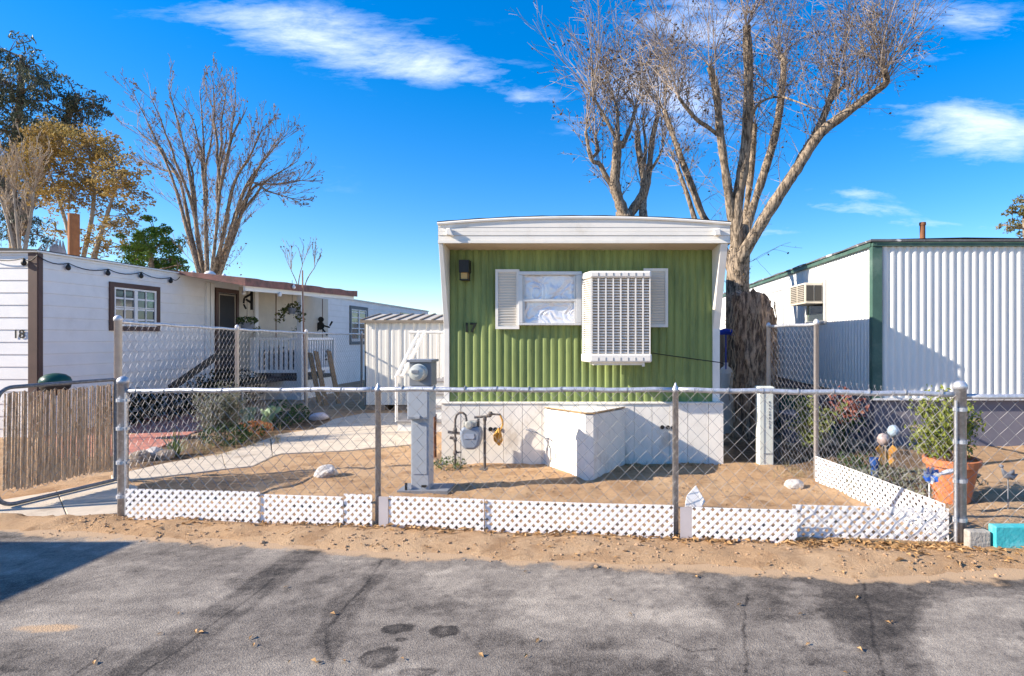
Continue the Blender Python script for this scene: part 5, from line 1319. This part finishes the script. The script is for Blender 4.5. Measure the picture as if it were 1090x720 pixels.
bd = thing("bird_stake", (X(1073,5.2),5.2,0), "grey metal bird figure on a wire stake at the right edge of the yard", "ornament", None); c = P(1073,506,5.2)
m = MB(); m.tube([c+Vector((-.06,0,.075)), c+Vector((-.047,0,.04)), c+Vector((-.02,0,.0)), c+Vector((.035,0,-.02)), c+Vector((.09,0,.01))], [.009,.014,.031,.028,.004], 10); m.prism([c+Vector((-.015,-.015,.015)),c+Vector((.035,-.035,.06)),c+Vector((.05,-.02,.0))],(0,.01,0)); m.lathe([(.001,-.018),(.018,-.008),(.019,.008),(.001,.019)], c+Vector((-.063,0,.082)), 10)
m.build("body", mat("bird_grey",(0.15,0.16,0.19),.5,.15,9), bd, smooth=True); MB().tube([Vector((c.x,c.y,-.02)), c+Vector((0,0,-.03))], .005, 5).build("stake", greyd, bd)

# ================================================================ clutter beyond the yard
c = Vector((X(59,8.6),8.6,0)); bb = thing("kettle_grill", c, "dark green round-lidded grill showing above the slatted gate", "grill")
MB().lathe([(.19,.92),(.19,.95),(.17,1.0),(.115,1.045),(.04,1.065),(.001,1.068)], c, 22).build("lid", mat("grill_green",(0.012,0.06,0.045),.3,.1,6), bb, smooth=True)
MB().lathe([(.02,.72),(.11,.76),(.175,.84),(.19,.915)], c, 22).build("bowl", black, bb, smooth=True)
for k in range(3):
    a = 2.1*k+.4; MB().tube([c+Vector((math.cos(a)*.1,math.sin(a)*.1,.76)), c+Vector((math.cos(a)*.33,math.sin(a)*.33,-.02))], .014, 6).build("leg", black, bb)
# board fence between the homes, a jug and a blue tarp on it
bfw = mat("grey_board", (0.16,0.13,0.10), .9, .3, 5, .4, 40, stretch=(6,6,.8)); fb = MB()
for i in range(20):
    x = 1.66+.118*i; fb.box(x,x+.108,11.9,11.93,-.05,1.72+U(-.04,.03))
fb.box(1.62,4.0,11.931,11.97,.4,.5); fb.box(1.62,4.0,11.931,11.97,1.3,1.4); solo(fb, "board_fence", bfw, (2.8,11.9,0), "weathered dark board fence between the green home and the white ribbed home", "fence")
c = Vector((X(774,9.6),9.6,0)); m = MB().lathe([(.11,.0),(.125,.03),(.125,.28),(.09,.36),(.04,.40),(.04,.46),(.001,.465)], c+Vector((-.02,0,.72)), 16); m.box(c.x-.16,c.x+.14,c.y-.14,c.y+.16,-.05,.71)
solo(m, "jug_on_stand", white, c, "white jug on a white stand between the green home and the stump", "jug")
m = MB(); q = P(773,355,9.5); m.tube([q+Vector((-.13,0,.0)), q+Vector((-.04,-.02,.03)), q+Vector((.08,0,.02)), q+Vector((.12,.02,-.03))], [.03,.055,.05,.02], 8); m.tube([q+Vector((0,.02,0)), Vector((q.x,q.y+.02,-.02))], .012, 6)
solo(m, "blue_tap_hose", mat("bright_blue",(0.01,0.05,0.45),.4,.1,6), (q.x,q.y,0), "bright blue bundled hose end on a thin standpipe left of the stump", "hose")
for px, d, w_, h, col, lab in ((838,9.3,.34,.75,(0.02,0.09,0.06),"dark green lidded bin behind the side fence beside the stump"),(852,8.6,.3,.48,(0.10,0.12,0.17),"bluish grey tub behind the side fence")):
    c = Vector((X(px,d),d,0)); m = MB().lathe([(w_*.8,-.03),(w_,h*.92),(w_*1.07,h*.92),(w_*1.07,h*.97),(w_*.9,h),(.001,h*1.04)], c, 20); solo(m, "storage_bin", mat("bin_%d"%px,col,.45,.1,5), c, lab, "bin", "bins behind the side fence")

# ================================================================ the van whose shade falls on the road at the left
vn = thing("parked_van", (-9.6,2.6,0), "white panel van parked on the street, casting shade at the left", "van")
vx1, vx0 = -7.15, -12.1; vy0, vy1 = 1.65, 3.55
m = MB(); pr = [(vx1,.42),(vx1+.02,1.2),(vx1,1.86),(vx1-.06,1.93),(vx0+1.5,1.93),(vx0+.75,1.25),(vx0+.05,1.02),(vx0,.45)]
m.prism([(x,vy0,z) for x,z in pr],(0,vy1-vy0,0)); m.build("body", white, vn, bevel=.06)
m = MB(); m.prism([(vx0+1.42,vy0-.004,1.84),(vx0+.78,vy0-.004,1.28),(vx0+2.0,vy0-.004,1.28),(vx0+2.0,vy0-.004,1.84)],(0,vy1-vy0+.008,0)); m.build("side_window", glassd, vn)
m = MB(); m.box(vx1+.0,vx1+.022,vy0+.2,vy1-.2,1.22,1.7); m.build("rear_window", glassd, vn)
for x in (vx0+.95, vx1-1.0):
    for y, s in ((vy0-.01,1),(vy1+.01,-1)):
        w = MB().lathe([(.2,0),(.33,.0),(.35,.04),(.35,.18),(.33,.22),(.2,.22)], (x,y,.35), 22, (0,s,0)).build("wheel", black, vn); MB().lathe([(.001,-.004),(.19,-.004),(.2,.01),(.2,.05)], (x,y,.35), 18, (0,s,0)).build("rim", alum, w)
for y in (vy0+.12, vy1-.12): MB().box(vx1+.0,vx1+.03,y-.07,y+.07,.75,1.1).build("tail_light", mat("lamp_red",(.35,.02,.015),.3), vn)
for i, (x, y, h, lab) in enumerate(((-8.6,14.95,.55,"leafy dark pot plant on the porch deck behind the left part of the railing"),(-8.15,15.1,.42,"dark pot plant on the porch deck behind the middle of the railing"),(-7.95,15.9,.5,"dark pot plant on the porch deck by the side railing"))):
    b = Vector((x,y,.586)); t = thing("pot_plant", b, lab, "pot plant", "pot plants on the porch deck")
    MB().lathe([(.12,0),(.17,.24),(.18,.25),(.15,.25)], b, 14).build("pot", greyd, t); m = MB(); clump(m, b+Vector((0,0,.28+h*.45)), h*.55, 240, .09, .5); m.build("leaves", nd, t, fix=False)
# ================================================================ trees
bark = mat("grey_tan_bark", (0.285,0.222,0.160), 0.95, 0.5, 22, 1.0, 26, col2=(0.070,0.053,0.038), mask_scale=13, mask=(.44,.60), stretch=(1.5,1.5,.45))
twigm = mat("bare_twig", (0.24,0.195,0.16), 0.9, 0.3, 3, col2=(0.36,0.295,0.235), mask_scale=1.2)
twigp = mat("pale_twig", (0.38,0.31,0.235), 0.9, 0.3, 3)
deadl = leafmat("dead_leaf", [(0.06,0.038,0.022),(0.11,0.07,0.036),(0.20,0.13,0.065)], 5, .8, .15)
def tree(name, base, lab, cat="tree", group="trees beyond the homes"): return thing(name, base, lab, cat, group)
def shoots(mb, lv, p, n, L0, L1, r, cfg, spread=.9, lvl=2, bias=(0,0,1)):
    for _ in range(n):
        a = U(0,6.28); th = U(.05,spread); d = Vector((math.cos(a)*math.sin(th),math.sin(a)*math.sin(th),math.cos(th)))+Vector(bias)*.35
        branch(mb, p, d, U(L0,L1), r*U(.7,1.1), lvl, cfg, lv)
def finish(t, trunk, tw, lv, s, tm=twigm, bm=bark, lm=deadl, ratio=.6):
    trunk.build("trunk", bm, t, smooth=True, fix=False); tw.build("twigs", tm, t, fix=False)
    if lv:
        m = MB()
        for p in lv: leaf(m, p, s*U(.6,1.3), None, ratio)
        m.build("dry_leaves", lm, t, fix=False)
# ---- the large pollarded tree between the homes
D1 = 10.2
t1 = tree("pollarded_tree", P(789,470,D1), "largest bare tree, with thick pollarded limbs, rising behind the green home's right corner")
m = MB(); tw = MB(); lv = []
tb = Vector((X(789,D1),D1,-.1))
limbs = []
q = lambda l: [(700+a/2.25, b/2.25) for a,b in l]
m.tube([tb, P(788,400,D1), P(786,340,D1), P(785,300,D1), P(787,268,D1), P(789,240,D1)], [.33,.27,.225,.205,.19,.12], 14)
limbs.append((limb(m, [(785,285)]+q([(178,520),(165,430),(150,320),(140,220),(125,160)]), 0.092,0.056, D1,-.6), 4, 1.0))
limbs.append((limb(m, [(787,280)]+q([(190,500),(205,400),(215,300),(218,200),(215,100),(213,62)]), 0.106,0.075, D1-.1,-.3), 5, 1.0))
limbs.append((limb(m, [(788,275)]+q([(208,540),(225,400),(231,330),(232,300)]), 0.071,0.046, D1+.2,.3), 3, .9))
limbs.append((limb(m, [(789,272)]+q([(215,540),(250,430),(280,330),(295,240),(302,150),(294,137)]), 0.084,0.056, D1+.1,.5), 4, 1.0))
limbs.append((limb(m, [(786,292)]+q([(200,620),(240,550),(290,470),(340,395),(390,320),(440,280),(500,235),(546,200),(541,166)]), 0.120,0.049, D1-.1,-.8,12), 7, 1.15))
limbs.append((limb(m, q([(300,455),(350,370),(385,310),(405,260),(425,210),(433,190)]), 0.084,0.056, D1-.15,.5), 4, 1.0))
limbs.append((limb(m, q([(405,255),(425,228),(447,207)]), 0.042,0.033, D1+.2,.1), 2, .9))
limbs.append((limb(m, q([(142,322),(118,303),(95,288),(66,255),(50,232)]), 0.039,0.030, D1-.3,-.4), 4, .9))
limbs.append((limb(m, [(789,325),(781,300)]+q([(155,585),(110,520),(85,455),(60,390),(35,320),(17,266)]), 0.084,0.049, D1+.2,.6), 4, .8))
limbs.append((limb(m, q([(90,530),(72,470),(52,415),(46,392)]), 0.046,0.033, D1+.25,.3), 1, .6))
limbs.append((limb(m, q([(222,290),(240,252),(270,235),(300,232)]), 0.025,0.020, D1-.2,-.2), 2, .7))
limbs.append((limb(m, q([(300,232),(322,240),(355,252),(380,262)]), 0.022,0.006, D1-.5,-.5), 0, .7))
cfg1 = dict(seg=.13, wig=.15, trop=.02, kids=[4,5], ang=(22,62), lr=(.32,.62), rmin=.0029, nl=1, pl=.36, t0=.12)
for pts, k, sc in limbs:
    if k:
        shoots(tw, lv, pts[-1], k*2, 1.0*sc, 2.6*sc, .011, cfg1, 1.15)
        for i in range(len(pts)//2, len(pts)):
            if rnd() < .85: shoots(tw, lv, pts[i], 1, .5*sc, 1.8*sc, .008, cfg1, 1.4)
        for i in range(2, len(pts)//2):
            if rnd() < .4: shoots(tw, lv, pts[i], 1, .3*sc, 1.1*sc, .006, cfg1, 1.5, 1)
p = limbs[4][0]
for i in range(len(p)*5//8, len(p)): shoots(tw, lv, p[i], 1, .8, 1.9, .012, cfg1, .8, 2, (.9,0,.6))
# small shaggy shoots clothing the lower trunk
for _ in range(70):
    h = U(265,360); shoots(tw, lv, P(U(776,798),h,D1-.18), 1, .12,.4, .004, dict(cfg1,seg=.08), 1.4, 1)
finish(t1, m, tw, lv, .05)
# ---- its neighbour behind the green home's roof
D2 = 21.5
t2 = tree("pollarded_tree", Vector((X(670,D2),D2,0)), "bare twin-stemmed tree seen over the middle of the green home's roof")
m = MB(); tw = MB(); lv = []; q = lambda l: [(570+a/3.0, b/3.0) for a,b in l]
m.tube([Vector((X(670,D2),D2,-.1)), P(669,300,D2), P(667,245,D2), P(664,225,D2)], [.5,.45,.40,.32], 12)
L2 = [(limb(m, [(668,240)]+q([(285,690),(255,600),(258,520),(263,450)]), 0.233,0.158, D2,-.5), 3),
      (limb(m, [(669,240)]+q([(300,690),(345,610),(340,540),(328,470),(326,420)]), 0.190,0.111, D2,.3), 3),
      (limb(m, q([(345,700),(343,640),(360,570),(372,450),(390,372)]), 0.169,0.098, D2,.8), 4),
      (limb(m, q([(255,610),(225,565),(205,525),(178,508),(160,420)]), 0.120,0.059, D2,-.4), 3),
      (limb(m, q([(178,508),(200,480),(192,440)]), 0.064,0.046, D2-.2,.1), 2),
      (limb(m, q([(262,455),(238,405),(205,345),(185,310)]), 0.084,0.039, D2-.3,-.4), 4),
      (limb(m, q([(264,455),(262,380),(258,330)]), 0.092,0.046, D2-.3,-.1), 4),
      (limb(m, q([(275,470),(298,420),(318,352)]), 0.106,0.059, D2-.3,.3), 4),
      (limb(m, q([(372,540),(395,500),(405,475)]), 0.057,0.039, D2+.3,.1), 2),
      (limb(m, q([(345,560),(352,470),(345,410)]), 0.071,0.046, D2+.3,.1), 3)]
cfg2 = dict(seg=.28, wig=.13, trop=.03, kids=[4,5], ang=(20,60), lr=(.42,.68), rmin=.0055, nl=2, pl=.20, t0=.2)
for pts, k in L2:
    shoots(tw, lv, pts[-1], k*2, 1.8, 4.6, .022, cfg2, 1.05)
    for i in range(len(pts)//3, len(pts)):
        if rnd() < .3: shoots(tw, lv, pts[i], 1, .8, 2.4, .016, cfg2, 1.2)
finish(t2, m, tw, lv, .13)
# ---- the bare fan-shaped tree behind number 18
D4 = 23.0
t4 = tree("bare_fan_tree", Vector((X(225,D4),D4,0)), "leafless fan-shaped tree with many upright stems behind number 18")
m = MB(); tw = MB(); lv = []
tips = [(138,80),(158,84),(176,70),(150,150),(200,95),(212,75),(226,66),(240,70),(253,80),(266,92),(284,112),(300,125),(309,122),(322,150),(330,170),(318,190),(190,120),(134,112),(245,110),(230,100)]
cfg4 = dict(seg=.35, wig=.06, trop=.10, kids=[4,5], ang=(12,32), lr=(.34,.58), rmin=.0055, nl=2, pl=.10, t0=.25)
m.tube([Vector((X(225,D4),D4,-.1)), P(225,330,D4), P(225,300,D4)], [.42,.36,.30], 12)
mains = [0,2,5,8,10,12,14,3,15]; stems = []
def fan(pts, r):
    for j in range(2, len(pts)):
        for _ in range(2):
            dd = (pts[min(j+1,len(pts)-1)]-pts[j-1]).normalized(); ax = dd.orthogonal(); ax.rotate(Quaternion(dd,U(0,6.28))); dd.rotate(Quaternion(ax, U(.3,.75)))
            if rnd() < .34 + .36*j/len(pts): branch(tw, pts[j], dd, U(.7,1.9)*(1.1-j/len(pts)*.5), .012, 2 if rnd()<.7 else 1, cfg4, lv)
for i in mains:
    a, b = tips[i]; b += 22; a = 225+(a-225)*.94
    bx = 215+15*(a-134)/195; mx_ = bx + (a-bx)*.42; my = 192+U(-10,10)
    pts = limb(m, [(bx,303),(bx+(mx_-bx)*.5,250),(mx_,my),((mx_+a)/2+U(-3,3),(my+b)/2),(a,b)], U(.075,.105),.012, D4+U(-.6,.6), U(-1.8,1.8), 8)
    stems.append(pts); fan(pts, .1)
for i, (a, b) in enumerate(tips):
    if i in mains: continue
    b += 22; a = 225+(a-225)*.94; e = P(a, b, D4+U(-1.2,1.2))
    pts0 = min(stems, key=lambda ps: (ps[-1]-e).length); k = int(len(pts0)*U(.3,.5)); st_ = pts0[k]; mid = st_.lerp(e,.45)+Vector((U(-.2,.2),0,.25)); 
    pts = [st_.lerp(mid,t/5) for t in range(5)] + [mid.lerp(e,t/7) for t in range(8)]
    pts = [p_+Vector((mnoise.noise(p_*1.1),mnoise.noise(p_*1.1+Vector((7,0,0))),0))*.12*(min(1,q_/3)) for q_, p_ in enumerate(pts)]
    m.tube(pts, [.065+(.012-.065)*q_/(len(pts)-1) for q_ in range(len(pts))], 7, cap=False); fan(pts, .06)
# rusty leaves clinging low between the stems
for _ in range(190): lv.append(P(U(208,258),U(225,296),D4+U(-.8,.8)))
finish(t4, m, tw, lv, .10, lm=leafmat("rusty_leaf",[(0.12,0.075,0.045),(0.20,0.13,0.07),(0.30,0.20,0.11)],1.5,.8,.2))
# ---- leafy trees at the left
def leafy(name, lab, base, D, stems, blobs, n, s, lm, bm=bark, ratio=.4, up=None, twn=0, r0=.3, lean=True):
    t = tree(name, base, lab); m = MB(); tips_ = []
    for st in stems:
        pts = limb(m, st, r0, r0*.35, D, U(-.5,.5), 8); tips_.append(pts)
    cr = MB()
    for (bx, by, br, wgt) in blobs:
        c = P(bx, by, D+U(-1.2,1.2)); R = br*D/F
        # a limb to every clump
        pr = min((p for ps in tips_ for p in ps[len(ps)//3:]), key=lambda p: (p-c).length + max(0, p.z-c.z)*2) if tips_ else c
        if tips_: 
            mid = pr.lerp(c,.5)+Vector((U(-.2,.2),U(-.2,.2),-.1*R)); m.tube([pr, mid, c], [r0*.28,r0*.18,.02], 5, cap=False)
        k = max(7, int(br*br/22)); 
        for j in range(k):
            while True:
                v = Vector((U(-1,1),U(-1,1),U(-1,1)))
                if v.length < 1: break
            sub = c + Vector((v.x*R, v.y*R*1.2, v.z*R)); rr = R*U(.22,.46)
            m.tube([c, c.lerp(sub,.6)+Vector((0,0,.1*R)), sub], [.03,.016,.008], 3, cap=False)
            clump(cr, sub, rr, int(n*2.6*wgt*U(.5,1.4)*(br/18.0)**2/k), s, ratio, up, .75)
    m.build("trunk", bm, t, smooth=True, fix=False); cr.build("crown", lm, t, fix=False); return t
euc = leafmat("eucalyptus_leaf", [(0.035,0.048,0.030),(0.085,0.105,0.065),(0.20,0.21,0.15)], 0.8, .5, .2)
leafy("eucalyptus_tree", "tall dark eucalyptus with drooping foliage at the far left", Vector((X(20,40),40,0)), 40,
      [[(20,330),(16,260),(12,190),(20,120),(24,60)],[(18,250),(40,190),(66,140),(82,100)],[(14,220),(-10,160),(-20,110)]],
      [(10,55,20,1),(28,70,20,1),(8,90,26,1),(40,88,20,1),(50,108,20,1),(20,120,26,1),(4,140,24,1),(45,135,20,1),(85,105,20,1.1),(100,112,14,1),(72,118,16,1),(88,130,18,1),(66,146,20,1),(92,150,16,.8),(20,165,24,1),(50,165,22,1),(-20,100,30,1),(-25,150,30,1),(5,200,26,1),(30,200,24,1),(10,240,22,.9),(40,250,18,.9),(-20,210,28,1)],
      165, .32, euc, up=(0,0,-.5), ratio=.28, r0=.42)
yel = leafmat("autumn_leaf", [(0.20,0.125,0.04),(0.36,0.245,0.075),(0.50,0.40,0.13)], 1.3, .65, .3)
palebark = mat("pale_bark", (0.36,0.31,0.25), .9, .2, 5, .4, 20, col2=(0.30,0.25,0.19), mask_scale=4)
leafy("autumn_tree", "golden yellow autumn tree with pale stems in front of the eucalyptus", Vector((X(85,29),29,0)), 29,
      [[(84,340),(82,290),(72,245),(60,205),(45,165)],[(84,330),(88,280),(98,230),(100,190),(92,150)],[(90,330),(100,275),(112,235),(122,200),(120,165)]],
      [(45,160,24,1.1),(62,150,24,1.1),(85,158,20,1.1),(100,165,24,1),(120,168,22,1.1),(40,185,22,1),(65,185,26,1.1),(95,190,24,1),(128,190,22,1),(75,212,22,.8),(110,210,20,.8),(140,205,18,.8),(135,228,16,.7),(50,212,16,.7),(120,240,18,.7),(105,255,18,.7),(146,185,12,.7),(60,245,14,.4),(130,262,16,.6)],
      265, .155, yel, bm=palebark, ratio=.5, r0=.13)
leafy("pepper_tree", "bright green rounded tree over the roof of number 18", Vector((X(162,28),28,0)), 28,
      [[(162,340),(162,300),(160,265)]],
      [(150,255,16,1),(165,248,16,1.1),(178,258,16,1.1),(160,270,20,1.1),(180,276,16,1),(142,275,16,1),(190,282,10,1),(150,290,18,1),(172,290,18,1),(132,288,14,.9)],
      330, .17, leafmat("pepper_leaf",[(0.035,0.075,0.012),(0.075,0.15,0.02),(0.15,0.24,0.045)],1.3,.6,.25), ratio=.4, r0=.22)
D8 = 25.5; t8 = tree("pale_bare_tree", Vector((X(18,D8),D8,0)), "pale thin bare tree at the left edge above the white roof"); m = MB(); tw = MB(); lv = []
for st in ([(22,330),(22,285),(18,240),(14,200)],[(22,290),(32,235),(36,205)],[(20,290),(8,235),(-4,200)]):
    pts = limb(m, st, .085,.035, D8, U(-.4,.4), 7); shoots(tw, lv, pts[-1], 7, 1.2,2.4,.02, dict(cfg4,seg=.25,rmin=.009), .9)
    for p in pts[6::2]: shoots(tw, lv, p, 1, 1.0,2.0,.016, dict(cfg4,seg=.25,rmin=.009), 1.0)
finish(t8, m, tw, lv, .13, tm=twigp, bm=palebark, lm=leafmat("tan_leaf",[(0.25,0.16,0.07),(0.4,0.28,0.13),(0.5,0.36,0.18)],2,.8,.2))
D9 = 27; t9 = tree("bare_sapling", Vector((X(318,D9),D9,0)), "spindly bare sapling just showing above the porch awning"); m = MB(); tw = MB(); lv = []
for st in ([(318,345),(318,310),(310,288)],[(318,330),(326,300),(335,285)],[(318,330),(318,300),(322,282)]):
    pts = limb(m, st, .03,.014, D9, U(-.3,.3), 6); shoots(tw, lv, pts[-1], 5, .6,1.5,.012, dict(cfg4,seg=.3,kids=[2,3],rmin=.008), .8)
finish(t9, m, tw, lv, .12)
leafy("roadside_tree", "olive tree just entering at the right edge above the ribbed home", Vector((X(1092,24),24,0)), 24, [[(1094,320),(1092,270),(1090,230)]],
      [(1078,225,11,.9),(1084,240,13,1),(1072,240,8,.8),(1090,215,10,.9),(1100,225,18,1),(1105,245,18,1)], 230, .15, leafmat("olive_leaf",[(0.06,0.065,0.02),(0.13,0.12,0.04),(0.24,0.19,0.08)],2,.7,.2), ratio=.4, r0=.16)
# ---- the shaggy stump in the yard
sb = Vector((X(802,9.0),9.0,-.08)); ts = thing("tree_stump", sb, "tall shaggy-barked cut stump standing right of the green home", "stump")
m = MB(); n = 40; rows = []; top = H(310,9.0)
for j in range(28):
    f = j/27; z = -.08+(top+.08)*f; r = []
    for i in range(n+1):
        a = 2*math.pi*(i%n)/n; R = .285*(1.12-.12*f+ .22*max(0,.15-f)*4)
        ca, sa = math.cos(a), math.sin(a); nn = mnoise.noise(Vector((ca*2.6,sa*2.6,z*.7)))*.055 + mnoise.noise(Vector((ca*7,sa*7,z*2.6)))*.055 + mnoise.noise(Vector((ca*16,sa*16,z*9)))*.028
        zz = z + (0 if j < 27 else -.03+.10*mnoise.noise(Vector((ca*3,sa*3,4)))) - (.16*max(0,ca)**2 if j > 24 else 0)
        r.append((sb.x + (R+nn)*ca + .05*math.sin(z*1.6), sb.y + (R+nn)*sa*.9, zz))
    rows.append(r)
m.grid(rows); c0 = Vector((sb.x, sb.y, top-.08)); k = len(m.v); m.v.append(tuple(c0))
for i in range(n): m.f.append((27*(n+1)+i, 27*(n+1)+i+1, k))
m.build("trunk", mat("shaggy_bark",(0.46,0.305,0.20),.95,.4,6,1.0,30,col2=(0.115,0.073,0.05),mask_scale=9,mask=(.40,.58),stretch=(2.2,2.2,.55)), ts, fix=True)
m = MB()
for _ in range(110):
    a = U(0,6.28); z = U(.1,top-.1); r = .315+U(0,.05); p = Vector((sb.x+math.cos(a)*r, sb.y+math.sin(a)*r*.9, z)); pts = [p]
    for j in range(5): p = p + Vector((U(-.035,.035),U(-.03,.03),-U(.05,.12))); pts.append(p)
    m.tube(pts, U(.004,.009), 3, cap=False)
m.build("hanging_vines", mat("dry_vine",(0.44,0.32,0.21),.95,.4,8), ts, fix=False)
# wooden post beyond number 18
D = 20.5; solo(MB().tube([Vector((X(78.5,D),D,-.1)), P(78.5,228,D)], .17, 12), "wooden_post", mat("orange_brown_post",(0.30,0.13,0.055),.85,.2,4), Vector((X(78.5,D),D,0)), "stout orange-brown wooden post rising behind the roof of number 18", "post")
m = MB(); D = 16.0; c = P(50,266,D); 
for k in range(9):
    a = U(-.6,.6); m.prism([c+Vector((a,0,-.35)),c+Vector((a+.14,0.05,-.30)),c+Vector((a*.6+.1,.1,.22+U(-.1,.1)))],(0,.03,0))
m.box(c.x-.5,c.x+.5,c.y-.2,c.y+.3,2.98,3.05); solo(m, "roof_debris", mat("grey_debris",(0.22,0.22,0.24),.7,.3,5), (c.x,c.y,3.0), "heap of grey scrap lying on the roof of number 18", "scrap")
# far hills close the gap between the homes
m = MB(); rows = []
for i in range(141):
    x = -3500+50*i; h = 24+10*mnoise.noise(Vector((i*.31,2,0)))+5*mnoise.noise(Vector((i*.9,5,0))); rows.append([(x,760,-2),(x,800,h*.6),(x,860,h),(x,1000,-2)])
m.grid(rows); tag(m.build("hills", mat("hazy_hill",(0.20,0.20,0.20),.95,.2,.02), smooth=True, fix=False), kind='structure')
